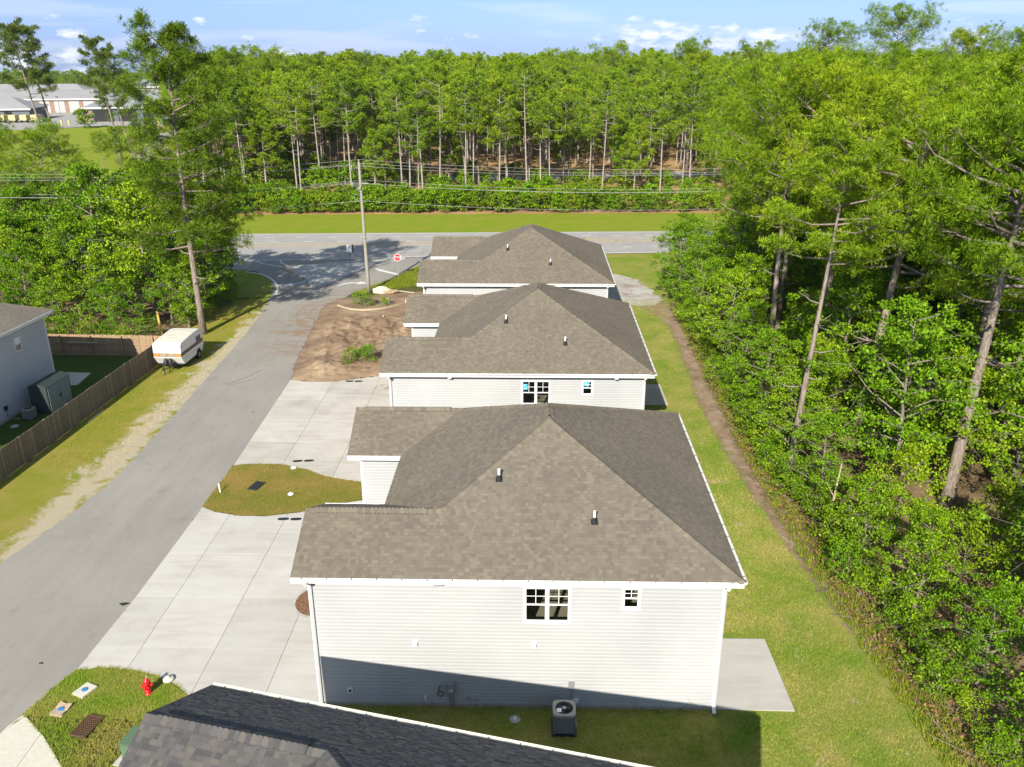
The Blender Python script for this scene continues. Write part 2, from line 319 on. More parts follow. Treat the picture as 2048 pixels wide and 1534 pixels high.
M['siding_blue'] = pieces_mat('grey_blue_siding', [(0.50, 0.505, 0.51), (0.52, 0.525, 0.53)], 0.55, 12, 0.03, 0.03)
M['brick'] = plain('red_brick_wall', (0.27, 0.175, 0.13), 0.9, 0.2, 2)
M['slate_wall'] = plain('slate_wall', (0.115, 0.14, 0.16), 0.8, 0.1)
M['metal_roof'] = plain('pale_metal_roof', (0.30, 0.295, 0.285), 0.6, 0.08, 0.1)
M['metal_roof_dark'] = plain('grey_metal_roof', (0.24, 0.25, 0.25), 0.6, 0.08, 0.1)
M['tan_paint'] = plain('tan_paint', (0.50, 0.42, 0.22), 0.6, 0.1)
def bark_mat(name, a, b_, sc=(3, 3, 0.7)):
    mt, nt, b, _ = new_mat(name)
    v = objco(nt, sc)
    n = noise(nt, 3.0, 6, 0.7, v, 0.6)
    nt.links.new(ramp(nt, n, [(0.35, a), (0.65, b_)]), b.inputs['Base Color'])
    b.inputs['Roughness'].default_value = 1; b.inputs['Specular IOR Level'].default_value = 0.1
    bump(nt, b, n, 0.8, 0.05)
    return mt
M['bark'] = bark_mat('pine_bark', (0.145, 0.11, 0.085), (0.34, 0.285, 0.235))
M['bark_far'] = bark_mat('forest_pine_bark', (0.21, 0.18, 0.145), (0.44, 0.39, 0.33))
M['bark_grey'] = bark_mat('hardwood_bark', (0.13, 0.11, 0.08), (0.32, 0.28, 0.22))
M['needle'] = foliage('pine_needles', (0.1135, 0.1919, 0.0063), (0.1927, 0.3021, 0.0091), (0.2913, 0.3923, 0.0189), 0.15)
M['needle_far'] = foliage('forest_needles', (0.1109, 0.1949, 0.0091), (0.1892, 0.3072, 0.0119), (0.2798, 0.3898, 0.0238), 0.15)
M['needle_mid'] = foliage('pine_needles_mid', (0.0874, 0.1421, 0.0084), (0.1472, 0.2205, 0.0126), (0.2392, 0.3136, 0.0196), 0.22)
M['needle_dark'] = foliage('pine_needles_dark', (0.085, 0.125, 0.018), (0.135, 0.185, 0.024), (0.21, 0.255, 0.032), 0.25)
M['leaf'] = foliage('hardwood_leaves', (0.0768, 0.162, 0.0042), (0.144, 0.2808, 0.0056), (0.224, 0.3744, 0.0154), 0.20)
M['leaf_y'] = foliage('young_leaves', (0.1197, 0.2158, 0.0056), (0.2042, 0.3348, 0.0084), (0.2957, 0.4241, 0.0196), 0.20)
M['leaf_d'] = foliage('olive_leaves', (0.0842, 0.15, 0.0056), (0.1496, 0.241, 0.0084), (0.2303, 0.3284, 0.0168), 0.18)
M['grass_blade'] = foliage('grass_blades', (0.19, 0.22, 0.028), (0.28, 0.275, 0.045), (0.40, 0.33, 0.11), 0.4)
M['grass_lush'] = foliage('lush_blades', (0.14, 0.23, 0.016), (0.22, 0.31, 0.022), (0.33, 0.34, 0.06), 0.4)
M['dead_leaf'] = foliage('dead_leaves', (0.15, 0.08, 0.045), (0.24, 0.135, 0.075), (0.34, 0.21, 0.12), 0.1)
mt = bpy.data.materials.new('window_glass'); mt.use_nodes = True; nt = mt.node_tree; nt.nodes.clear()
o_ = nt.nodes.new('ShaderNodeOutputMaterial'); t_ = nt.nodes.new('ShaderNodeBsdfTransparent'); t_.inputs[0].default_value = (0.86, 0.88, 0.87, 1)
g_ = nt.nodes.new('ShaderNodeBsdfGlossy'); g_.inputs['Roughness'].default_value = 0.02
x_ = nt.nodes.new('ShaderNodeMixShader'); x_.inputs[0].default_value = 0.07
nt.links.new(t_.outputs[0], x_.inputs[1]); nt.links.new(g_.outputs[0], x_.inputs[2]); nt.links.new(x_.outputs[0], o_.inputs['Surface'])
M['glass'] = mt

# ------------------------------------------------------------------ object helpers
def tag(o, label=None, cat=None, group=None, kind=None):
    if label: o['label'] = label
    if cat: o['category'] = cat
    if group: o['group'] = group
    if kind: o['kind'] = kind
    return o
def empty(name, loc, rz=0, label=None, cat=None, group=None):
    o = bpy.data.objects.new(name, None); COL.objects.link(o)
    o.location = loc; o.rotation_euler = (0, 0, rz); o.empty_display_size = 0.3
    return tag(o, label, cat, group)
def link(name, me, parent=None, loc=None, rz=None, matrix=None):
    o = bpy.data.objects.new(name, me); COL.objects.link(o)
    if parent is not None: o.parent = parent
    if matrix is not None: o.matrix_local = matrix
    else:
        if loc is not None: o.location = loc
        if rz is not None: o.rotation_euler = (0, 0, rz)
    return o
class MB:
    def __init__(s): s.v, s.f = [], []
    def poly(s, pts):
        i = len(s.v); s.v += [tuple(p) for p in pts]; s.f.append(tuple(range(i, i+len(pts)))); return s
    def box(s, x0, y0, z0, x1, y1, z1, mat=None):
        P = [(x, y, z) for z in (z0, z1) for x, y in ((x0, y0), (x1, y0), (x1, y1), (x0, y1))]
        if mat is not None: P = [tuple(mat @ Vector(p)) for p in P]
        i = len(s.v); s.v += P
        for f in ((3, 2, 1, 0), (4, 5, 6, 7), (0, 1, 5, 4), (1, 2, 6, 5), (2, 3, 7, 6), (3, 0, 4, 7)): s.f.append(tuple(i+k for k in f))
        return s
    def prism(s, pts, z0, z1):
        """pts: plan polygon (may be concave)"""
        n = len(pts); i = len(s.v)
        s.v += [(p[0], p[1], z0) for p in pts] + [(p[0], p[1], z1) for p in pts]
        ar = sum(pts[k][0]*pts[(k+1) % n][1]-pts[(k+1) % n][0]*pts[k][1] for k in range(n))
        for t in tessellate_polygon([[Vector((p[0], p[1], 0)) for p in pts]]):
            a, b, c = t
            cr = (pts[b][0]-pts[a][0])*(pts[c][1]-pts[a][1])-(pts[b][1]-pts[a][1])*(pts[c][0]-pts[a][0])
            if cr < 0: b, c = c, b
            s.f.append((i+n+a, i+n+b, i+n+c)); s.f.append((i+a, i+c, i+b))
        for k in range(n):
            k2 = (k+1) % n
            q = (i+k, i+k2, i+n+k2, i+n+k)
            s.f.append(q if ar > 0 else q[::-1])
        return s
    def tube(s, pts, r, n=8, cap=True):
        pts = [Vector(p) for p in pts]; rs = r if isinstance(r, (list, tuple)) else [r]*len(pts)
        i0 = len(s.v); px = None
        for k, p in enumerate(pts):
            d = (pts[min(k+1, len(pts)-1)]-pts[max(k-1, 0)])
            d = d.normalized() if d.length > 1e-9 else Vector((0, 0, 1))
            if px is None:
                a = Vector((0, 0, 1)) if abs(d.z) < 0.9 else Vector((1, 0, 0)); px = d.cross(a).normalized()
            px = (px - d*px.dot(d)).normalized(); py = d.cross(px)
            for j in range(n):
                t = 2*math.pi*j/n; s.v.append(tuple(p + (px*math.cos(t)+py*math.sin(t))*rs[k]))
        for k in range(len(pts)-1):
            for j in range(n):
                a = i0+k*n+j; b = i0+k*n+(j+1) % n
                s.f.append((a, b, b+n, a+n))
        if cap:
            s.f.append(tuple(i0+j for j in range(n))[::-1]); e = i0+(len(pts)-1)*n; s.f.append(tuple(e+j for j in range(n)))
        return s
    def lathe(s, prof, n=16, c=(0, 0, 0)):
        i0 = len(s.v)
        for r, z in prof:
            for j in range(n):
                t = 2*math.pi*j/n; s.v.append((c[0]+r*math.cos(t), c[1]+r*math.sin(t), c[2]+z))
        for k in range(len(prof)-1):
            for j in range(n):
                a = i0+k*n+j; b = i0+k*n+(j+1) % n; s.f.append((a, b, b+n, a+n))
        s.f.append(tuple(i0+j for j in range(n))[::-1]); e = i0+(len(prof)-1)*n; s.f.append(tuple(e+j for j in range(n)))
        return s
    def mesh(s, name, mat):
        me = bpy.data.meshes.new(name); me.from_pydata(s.v, [], s.f); me.update()
        if mat is not None: me.materials.append(mat if not isinstance(mat, str) else M[mat])
        return me
    def build(s, name, mat, parent=None, smooth=False, bevel=0, **kw):
        me = s.mesh(name, mat)
        if bevel:
            bm = bmesh.new(); bm.from_mesh(me); bmesh.ops.remove_doubles(bm, verts=bm.verts, dist=1e-5)
            bmesh.ops.bevel(bm, geom=[e for e in bm.edges if len(e.link_faces) == 2 and e.calc_face_angle(0) > 0.5], offset=bevel, segments=2, affect='EDGES')
            bm.to_mesh(me); bm.free()
        if smooth: me.polygons.foreach_set('use_smooth', [True]*len(me.polygons))
        o = link(name, me, parent)
        return tag(o, kw.get('label'), kw.get('cat'), kw.get('group'), kw.get('kind'))
def mesh_np(name, V, F, mats, midx=None):
    """F: list of (n,k) index arrays"""
    me = bpy.data.meshes.new(name)
    V = np.asarray(V, np.float32)
    me.vertices.add(len(V)); me.vertices.foreach_set('co', V.ravel())
    loops = np.concatenate([f.ravel() for f in F]).astype(np.int32)
    tot = np.concatenate([np.full(len(f), f.shape[1]) for f in F]).astype(np.int32)
    start = np.concatenate([[0], np.cumsum(tot)[:-1]]).astype(np.int32)
    me.loops.add(len(loops)); me.loops.foreach_set('vertex_index', loops)
    me.polygons.add(len(tot)); me.polygons.foreach_set('loop_start', start); me.polygons.foreach_set('loop_total', tot)
    if midx is not None: me.polygons.foreach_set('material_index', np.asarray(midx, np.int32))
    for mt in mats: me.materials.append(mt)
    me.update(calc_edges=True); me.validate()
    return me
def clip_rect(poly, s0, t0, s1, t1):
    def half(P, f):
        out = []
        for i in range(len(P)):
            a, b = P[i], P[(i+1) % len(P)]
            fa, fb = f(a), f(b)
            if fa >= 0: out.append(a)
            if (fa > 0 and fb < 0) or (fa < 0 and fb > 0):
                u = fa/(fa-fb); out.append((a[0]+u*(b[0]-a[0]), a[1]+u*(b[1]-a[1])))
        return out
    for f in (lambda p: p[0]-s0, lambda p: s1-p[0], lambda p: p[1]-t0, lambda p: t1-p[1]):
        poly = half(poly, f)
        if len(poly) < 3: return []
    res = []
    for p in poly:
        if not res or abs(p[0]-res[-1][0])+abs(p[1]-res[-1][1]) > 1e-4: res.append(p)
    if len(res) > 2 and abs(res[0][0]-res[-1][0])+abs(res[0][1]-res[-1][1]) < 1e-4: res.pop()
    return res if len(res) > 2 else []
def inside(poly, x, y):
    c = False; n = len(poly)
    for i in range(n):
        x1, y1 = poly[i]; x2, y2 = poly[(i+1) % n]
        if (y1 > y) != (y2 > y) and x < (x2-x1)*(y-y1)/(y2-y1)+x1: c = not c
    return c
def sheet(name, poly, z, mat, jit=0.0, seg=0.6, seed=1, parent=None, kind='structure', thick=0.0):
    rnd = random.Random(seed); pts = []
    n = len(poly)
    for i in range(n):
        a, b = Vector(poly[i]), Vector(poly[(i+1) % n]); L = (b-a).length
        k = max(1, int(L/seg)) if jit else 1
        nn = Vector((-(b-a).y, (b-a).x))/max(L, 1e-6)
        for j in range(k):
            p = a+(b-a)*(j/k)
            if jit: p = p+nn*rnd.gauss(0, jit)
            pts.append((p.x, p.y))
    mb = MB()
    if thick: mb.prism(pts, z-thick, z)
    else:
        i = len(mb.v); mb.v += [(p[0], p[1], z) for p in pts]
        for t in tessellate_polygon([[Vector((p[0], p[1], 0)) for p in pts]]):
            a, b, c = t
            if (pts[b][0]-pts[a][0])*(pts[c][1]-pts[a][1])-(pts[b][1]-pts[a][1])*(pts[c][0]-pts[a][0]) < 0: b, c = c, b
            mb.f.append((a, b, c))
    return mb.build(name, mat, parent, kind=kind)
def smooth_line(pts, k=4):
    """Catmull-Rom"""
    P = [Vector(p) for p in pts]; out = []
    for i in range(len(P)-1):
        p0, p1, p2, p3 = P[max(i-1, 0)], P[i], P[i+1], P[min(i+2, len(P)-1)]
        for j in range(k):
            t = j/k
            out.append(0.5*((2*p1)+(p2-p0)*t+(2*p0-5*p1+4*p2-p3)*t*t+(3*p1-p0-3*p2+p3)*t**3))
    out.append(P[-1]); return [tuple(q) for q in out]
def stripe(mb, pts, w, z):
    P = [Vector((p[0], p[1])) for p in pts]
    L, R = [], []
    for i, p in enumerate(P):
        d = (P[min(i+1, len(P)-1)]-P[max(i-1, 0)]).normalized(); n = Vector((-d.y, d.x))*w/2
        L.append(p+n); R.append(p-n)
    for i in range(len(P)-1):
        mb.poly([(R[i].x, R[i].y, z), (R[i+1].x, R[i+1].y, z), (L[i+1].x, L[i+1].y, z), (L[i].x, L[i].y, z)])
    return mb

# ================================================================== GROUND
mb = MB(); R0 = 3000
rings = [(0.5, -0.02), (450, -0.02), (700, -1.5), (1200, -9), (3000, -42)]
mb.lathe(rings, 64)
mb.build('ground', 'wild', kind='structure')

def ragged_strip(name, line, mat, z, cross=7):
    P = smooth_line([(x, y, w) for x, y, w, k in line], 10); K = smooth_line([(k, 0, 0) for x, y, w, k in line], 10)
    V, A, F = [], [], []
    for i, p in enumerate(P):
        a, b = Vector(P[max(i-1, 0)][:2]), Vector(P[min(i+1, len(P)-1)][:2]); d = (b-a).normalized(); n = Vector((d.y, -d.x))
        for j in range(cross):
            t = j/(cross-1)*2-1; q = Vector(p[:2])+n*t*p[2]; V.append((q.x, q.y, z)); A.append((1-abs(t)**1.5)*K[i][0])
    for i in range(len(P)-1):
        for j in range(cross-1): a = i*cross+j; F.append((a, a+1, a+cross+1, a+cross))
    me = bpy.data.meshes.new(name); me.from_pydata(V, [], F); at = me.attributes.new('cover', 'FLOAT', 'POINT'); at.data.foreach_set('value', A); me.materials.append(mat); me.update()
    return tag(link(name, me), kind='structure')
def ragged_mat(base, name, sc=1.3):
    mt = M[base].copy(); mt.name = name; nt = mt.node_tree; out = [n for n in nt.nodes if n.type == 'OUTPUT_MATERIAL'][0]; b = [n for n in nt.nodes if n.type == 'BSDF_PRINCIPLED'][0]
    a = nt.nodes.new('ShaderNodeAttribute'); a.attribute_name = 'cover'; v = objco(nt)
    n = mth(nt, 'ADD', mth(nt, 'MULTIPLY', noise(nt, sc, 7, 0.68, v, 0.5), 0.65), mth(nt, 'MULTIPLY', noise(nt, 14, 4, 0.7, v), 0.35))
    f = ramp(nt, mth(nt, 'ADD', a.outputs['Fac'], mth(nt, 'MULTIPLY', mth(nt, 'SUBTRACT', n, 0.5), 2.4)), [(0.42, (0, 0, 0)), (0.58, (1, 1, 1))])
    t = nt.nodes.new('ShaderNodeBsdfTransparent'); mx = nt.nodes.new('ShaderNodeMixShader'); nt.links.new(f, mx.inputs[0]); nt.links.new(t.outputs[0], mx.inputs[1]); nt.links.new(b.outputs[0], mx.inputs[2]); nt.links.new(mx.outputs[0], out.inputs['Surface'])
    return mt
STREET_L = [(-26.5, 5), (-24.6, 18), (-23.6, 26), (-22.7, 31.6), (-21.85, 36), (-21.55, 40), (-21.75, 46), (-22.0, 52), (-22.4, 60.5), (-22.95, 68.5), (-23.7, 74.2), (-24.5, 77.8), (-25.65, 80.6), (-27.4, 83.2), (-29.3, 84.5), (-40, 86.3), (-60, 87.5)]
STREET_R = [(-19.5, 5), (-18.0, 17), (-17.0, 21.0), (-16.5, 23.2), (-16.1, 25), (-15.93, 28.6), (-15.9, 36), (-15.85, 40.3), (-16.3, 53.3), (-17.1, 67.3), (-16.95, 73.9), (-16.1, 77), (-13.9, 80.9), (-11.9, 86.8), (-9.6, 91.2)]
hw_near = [(-160, 80), (-60, 86.4), (-30, 88.7), (-8, 91.3), (16, 93.5), (60, 97), (240, 110)]
hw_far = [(-160, 98.5), (-60, 102.3), (-33, 103.6), (17, 105.6), (60, 108), (240, 121)]
sheet('street', smooth_line(STREET_R, 3)+[(-20, 92.5), (-60, 89)]+smooth_line(STREET_L, 3)[::-1], 0.020, 'street', 0.03, 0.5, 3)
sheet('highway', hw_near+hw_far[::-1], 0.026, 'highway')
# roadside grass, far side and near side
sheet('roadside_grass', hw_far+[(240, 133), (60, 121), (17, 119), (-12, 118), (-40, 117.5), (-160, 113)], 0.004, 'roadside')
sheet('near_roadside_grass', [(-9.8, 91.4)]+hw_near[3:6]+[(60, 84), (13, 79), (8.5, 80.5), (-9, 80), (-14.5, 76.0), (-16.6, 74.6), (-16.2, 77), (-13.9, 80.9), (-12.0, 86.8)], 0.006, 'lush', 0.08, 0.8, 4)
sheet('left_corner_grass', [(-60, 87.4), (-40, 86.3), (-29.3, 84.5), (-27.4, 83.2), (-25.6, 80.6), (-24.5, 77.8), (-23.7, 74.2), (-27, 74), (-34, 80), (-60, 83)], 0.006, 'lush', 0.05, 0.8, 5)
sheet('lawn_strip', [(6, 22.4), (6.5, 14), (16.2, 14), (15.2, 20), (14.3, 24), (13.5, 28), (12.9, 33), (12.4, 38), (12.1, 44), (12.1, 50), (12.4, 57), (12.6, 66), (12.8, 73.5), (13.8, 80.5), (6, 81), (5.5, 60)], 0.010, 'lawn_strip', 0.15, 0.5, 6)
sheet('side_yard', [(-9, 23.0), (-8.6, 14), (6.6, 14), (6.2, 23.2)], 0.008, 'lawn', 0)
sheet('gap_ground', [(-7, 35), (6.2, 35), (6, 41.5), (-7.2, 41.5)], 0.007, 'lawn')
sheet('far_gap_ground', [(-8, 53), (6.0, 53), (5.7, 59.6), (-8, 59.6)], 0.007, 'lawn')
ragged_strip('leaf_litter_strip', [(15.6, 14, 1.3, 1.1), (14.6, 20, 1.3, 1.1), (13.6, 24, 1.2, 1.1), (12.8, 28, 1.1, 1.1), (12.2, 33, 1.0, 1.1), (11.8, 38, 0.9, 1.1), (11.7, 44, 0.8, 1.1), (11.8, 50, 0.8, 1.1), (12.1, 57, 0.8, 1.1), (12.4, 66, 0.9, 1.1), (12.6, 73, 1.0, 1.0)], ragged_mat('leaf_litter', 'ragged_litter', 2.2), 0.013)
ragged_strip('ditch', [(14.9, 14, 0.6, 0.45), (13.9, 19, 0.7, 0.5), (13.1, 23, 0.7, 0.52), (12.2, 28, 0.7, 0.55), (11.6, 33, 0.75, 0.62), (11.2, 38, 0.8, 0.66), (11.0, 44, 0.9, 0.75), (11.0, 50, 1.0, 0.8), (11.3, 57, 1.05, 0.8), (11.5, 66, 1.1, 0.9), (10.6, 72, 2.0, 0.9), (9.5, 75.5, 1.6, 0.5)], ragged_mat('ditch', 'ragged_dirt', 1.8), 0.014)
sheet('woodland_floor', [(14.9, 14), (13.9, 22), (13.0, 28), (12.4, 34), (12.1, 44), (12.2, 56), (12.5, 70), (14, 80), (20, 88), (140, 94), (140, 14)], 0.004, 'leaf_litter', 0.2, 0.8, 8)
sheet('pale_dirt', [(6.2, 73.0), (8.4, 72.2), (10.2, 71.8), (11.4, 73.6), (10.9, 77.5), (10.0, 81.5), (8.4, 83.2), (6.0, 82.8)], 0.018, 'pale_sand', 0.2, 0.35, 9)
sheet('forest_floor', [(-40, 117), (17, 118.5), (60, 120.5), (240, 132.5), (420, 700), (-260, 700), (-118, 262), (-60, 150), (-75, 120)], 0.006, 'pine_straw')
sheet('forest_track', [(-34, 149.5), (-10, 151.5), (20, 155), (60, 160), (60, 165.5), (22, 163.5), (-8, 160), (-34, 156)], 0.012, 'track', 0.25, 1.5, 10)
LOT = [(-16.3, 53.35), (-14.9, 52.95), (-13.2, 53.05), (-11.0, 53.95), (-10.2, 54.2), (-6.5, 54.2), (-6.5, 72), (-8, 77.5), (-11.2, 76.2), (-15.2, 74.9), (-16.8, 74.2), (-17.6, 71.8), (-17.25, 67.3)]
def relief(name, poly, mat, z, amp, cell=0.22, seed=1, edge=1.2):
    xs = [p[0] for p in poly]; ys = [p[1] for p in poly]; mb = MB(); ids = {}; sh = seed*17.3
    from mathutils import noise as mn
    def edge_d(x, y):
        best = 9
        for i in range(len(poly)):
            a, b = Vector(poly[i]), Vector(poly[(i+1) % len(poly)]); p = Vector((x, y)); t = max(0, min(1, (p-a).dot(b-a)/(b-a).length_squared)); best = min(best, (a+(b-a)*t-p).length)
        return best
    def vid(i, j):
        if (i, j) not in ids:
            x, y = min(xs)+i*cell, min(ys)+j*cell; ins = inside(poly, x, y); d = min(1.0, edge_d(x, y)/edge)
            h = mn.fractal(Vector((x*0.55+sh, y*0.4, 0)), 1.0, 2.1, 5)*0.5+0.35+abs(mn.noise(Vector((x*1.9, y*1.1, sh))))*0.5
            ids[(i, j)] = len(mb.v); mb.v.append((x, y, z+max(0, h)*amp*d*(0.12+0.88*max(0, min(1, (69.0-y)/2.5))) if ins else z-0.01))
        return ids[(i, j)]
    for i in range(int((max(xs)-min(xs))/cell)):
        for j in range(int((max(ys)-min(ys))/cell)):
            if inside(poly, min(xs)+(i+.5)*cell, min(ys)+(j+.5)*cell): mb.f.append((vid(i, j), vid(i+1, j), vid(i+1, j+1), vid(i, j+1)))
    return mb.build(name, mat, kind='structure')
relief('dirt_lot', LOT, 'dirt', 0.018, 0.62)
ragged_strip('dirt_spill', [(-16.0, 53.2, 0.35, 0.5), (-16.5, 56, 0.5, 0.8), (-16.8, 60, 0.6, 0.9), (-17.1, 64, 0.8, 0.9), (-17.4, 68, 0.9, 0.95), (-17.6, 71.5, 0.9, 0.9), (-17.0, 74.4, 0.5, 0.5)], ragged_mat('dirt', 'ragged_spill'), 0.026)
sheet('verge', [(p[0]+0.5, p[1]) for p in STREET_L[1:11]]+[(-26.6, 73.6), (-28, 67), (-27, 59), (-26.6, 55), (-26.9, 45), (-27.4, 38), (-28.3, 18)], 0.008, 'verge', 0.12, 0.4, 12)
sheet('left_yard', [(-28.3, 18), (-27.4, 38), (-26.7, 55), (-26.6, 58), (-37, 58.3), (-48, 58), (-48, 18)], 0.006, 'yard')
sheet('left_wood_floor', [(-26.7, 58), (-27.8, 67), (-26.4, 73.6), (-30, 80), (-60, 83), (-110, 84), (-110, 50), (-48, 58)], 0.005, 'leaf_litter', 0.15, 0.8, 13)
HYD = [(-16.95, 21.3), (-16.5, 23.2), (-16.12, 24.25), (-15.2, 24.4), (-14.0, 24.25), (-13.2, 24.0), (-12.55, 23.72), (-12.1, 23.4), (-11.7, 23.05), (-10.8, 22.0), (-9.5, 20.0), (-9, 14), (-13, 14), (-13.6, 18.4), (-14.4, 19.9), (-15.6, 21.1), (-16.75, 22.0)]
sheet('hydrant_grass', HYD, 0.044, 'lush', 0.035, 0.2, 14)
ISL = [(-15.93, 36.02), (-15.15, 35.55), (-13.83, 35.2), (-12.62, 35.18), (-11.06, 35.58), (-10.02, 36.2), (-8.4, 36.8), (-6.8, 36.9), (-6.8, 38.5), (-8.8, 38.75), (-9.6, 38.9), (-10.7, 39.3), (-11.96, 40.1), (-13.44, 40.63), (-15.07, 40.66), (-15.9, 40.4)]
sheet('island_grass', ISL, 0.046, 'island_lawn', 0.035, 0.2, 15)

def slabs(name, outline, xs, ys, z, mat, label_seed=0, gap=0.016):
    base = sheet(name, outline, z-0.02, 'joint')
    for i in range(len(xs)-1):
        for j in range(len(ys)-1):
            P = clip_rect(outline, xs[i]+gap/2, ys[j]+gap/2, xs[i+1]-gap/2, ys[j+1]-gap/2)
            if P: sheet('slab', P, z, mat, parent=base, kind=None, thick=0.03)
    return base
drv1 = [(-16.13, 24.28), (-15.2, 24.43), (-14.0, 24.28), (-13.2, 24.03), (-12.55, 23.75), (-12.1, 23.43), (-11.68, 23.07), (-10.8, 22.0), (-9.5, 20.2), (-7.3, 20.2), (-7.05, 22.78), (-7.05, 26.9), (-4.9, 26.9), (-4.9, 36.9), (-8.4, 36.77), (-10.02, 36.17), (-11.06, 35.55), (-12.62, 35.15), (-13.83, 35.17), (-15.15, 35.52), (-15.9, 35.98), (-15.93, 28.6)]
slabs('driveway', drv1, [-17, -14.35, -11.6, -9.05, -4], [19, 22.4, 25.55, 28.7, 31.9, 38], 0.040, 'concrete')
drv2 = [(-15.88, 40.43), (-15.07, 40.7), (-13.44, 40.67), (-11.96, 40.13), (-10.7, 39.34), (-9.6, 38.94), (-8.8, 38.79), (-7.0, 38.6), (-7.2, 41), (-7.4, 45.2), (-5.2, 45.2), (-5.2, 54.1), (-10.2, 54.15), (-11.0, 53.9), (-13.2, 53.0), (-14.9, 52.9), (-16.28, 53.3), (-16.05, 46)]
slabs('middle_driveway', drv2, [-17, -13.3, -10.3, -8.2, -4], [38, 41.2, 43.5, 46.5, 49.8, 55], 0.040, 'concrete2')
drv0 = [(-17.0, 21.55), (-16.78, 22.05), (-15.6, 21.1), (-14.4, 19.9), (-13.6, 18.4), (-13, 14), (-18.3, 14)]
slabs('near_driveway', drv0, [-19, -15.75, -12], [13, 17.5, 23], 0.040, 'cream')
slabs('patio', [(6.12, 22.78), (8.76, 22.74), (8.70, 26.48), (6.12, 26.48)], [5, 9], [22, 27], 0.05, 'concrete')
slabs('second_patio', [(5.8, 49.3), (8.44, 49.3), (8.42, 52.83), (5.8, 52.83)], [5, 9], [49, 53], 0.05, 'concrete')
slabs('left_patio', [(-31.0, 51.9), (-30.2, 52.15), (-30.4, 54.4), (-32.2, 54.5), (-32.3, 52.0)], [-33, -30], [51, 55], 0.05, 'concrete')
sheet('mulch_rim', [(-8.45+1.06*math.cos(a), 28.5+1.12*math.sin(a)) for a in np.linspace(0, 2*math.pi, 28, endpoint=False)], 0.052, 'concrete_grey')
sheet('mulch_bed', [(-8.45+0.95*math.cos(a), 28.5+1.0*math.sin(a)) for a in np.linspace(0, 2*math.pi, 24, endpoint=False)], 0.058, 'mulch')

# traffic island with kerbs
isl = [(-25.64, 85.46), (-24.9, 84.4), (-23.78, 82.91), (-22.21, 80.7), (-21.4, 79.2), (-21.0, 78.1), (-20.27, 77.5), (-19.69, 78.22), (-18.9, 80.4), (-18.19, 82.56), (-16.7, 86.4), (-16.5, 87.4), (-17.44, 87.95), (-19.4, 87.4), (-21.67, 86.85), (-24.17, 86.37), (-25.2, 86.1)]
ti = sheet('traffic_island', isl, 0.14, 'concrete_grey', thick=0.12)
def kerb_runs(outline, parent, w=0.16, h=0.17):
    n = len(outline); cx = sum(p[0] for p in outline)/n; cy = sum(p[1] for p in outline)/n
    for i in range(n):
        a, b = Vector(outline[i]), Vector(outline[(i+1) % n])
        if (b-a).length < 0.3: continue
        d = (b-a).normalized(); nn = Vector((-d.y, d.x))
        if nn.dot(Vector((cx, cy))-a) < 0: nn = -nn
        q = [a-nn*0.03+d*0.004, b-nn*0.03-d*0.004, b+nn*w, a+nn*w]
        MB().prism([(p.x, p.y) for p in q], 0.021, h).build('kerb', 'tan_plate' if i in (0, 1, 16) else 'concrete_grey', parent)
kerb_runs(isl, ti)

# road markings
ZM = 0.032
def marking(name, lines, w, mat, parent):
    mb = MB()
    for l in lines: stripe(mb, l, w, ZM)
    mb.build(name, mat, parent)
hwy = bpy.data.objects['highway']; strt = bpy.data.objects['street']
marking('yellow_line', [[(-60, 96.4), (-31, 97.6), (-22, 98.0), (-12.3, 98.9), (5.3, 100.9), (17.6, 102.2), (60, 105)]], 0.28, 'line_yellow', hwy)
marking('yellow_line', [[(-60, 94.9), (-30, 96.1), (-21.9, 96.6), (-12.1, 97.4), (9.8, 99.3), (17.2, 100.0), (60, 103)]], 0.28, 'line_yellow', hwy)
marking('yellow_taper', [[(5.8, 101.0), (9.8, 99.3)]], 0.22, 'line_yellow', hwy)
marking('edge_line', [[(-60, 102.0), (-33, 103.25), (17, 105.2), (60, 107.6)]], 0.18, 'line_white', hwy)
marking('edge_line', [[(-60, 87.0), (-29.4, 89.0), (-20, 90.1), (-8, 91.55), (16, 93.8), (60, 97.3)]], 0.20, 'line_white', hwy)
def dashes(y0, sl, xs):
    for x in xs:
        MB().poly([(x, y0+sl*x-0.08, ZM), (x+1.1, y0+sl*(x+1.1)-0.08, ZM), (x+1.1, y0+sl*(x+1.1)+0.1, ZM), (x, y0+sl*x+0.1, ZM)]).build('lane_dash', 'line_white', hwy)
dashes(102.5, 0.037, np.arange(-55, 40, 3.8)); dashes(99.9, 0.04, np.arange(-55, -8, 4.0)); dashes(95.2, 0.10, np.arange(-51, 45, 3.4))
for w_, l in ((0.22, [(-21.93, 87.75), (-16, 89.5), (-11.0, 91.1)]), (0.22, [(-29.4, 88.75), (-28.48, 87.6), (-25.9, 86.0)]), (0.18, [(-27.0, 89.2), (-26.5, 87.8), (-25.4, 86.5)]),
              (0.22, smooth_line([(-29.0, 83.85), (-27.3, 83.0), (-25.35, 80.6), (-24.1, 77.8), (-23.5, 75.1)], 5)), (0.2, [(-17.3, 88.2), (-14.2, 90.6)]), (0.2, [(-16.4, 86.9), (-13.6, 90.3), (-11.1, 91.1)])):
    marking('white_line', [l], w_, 'line_white', strt)
MB().poly([(-16.25, 85.0, ZM), (-13.55, 82.7, ZM), (-13.35, 83.15, ZM), (-16.05, 85.5, ZM)]).build('stop_bar', 'line_white', strt)
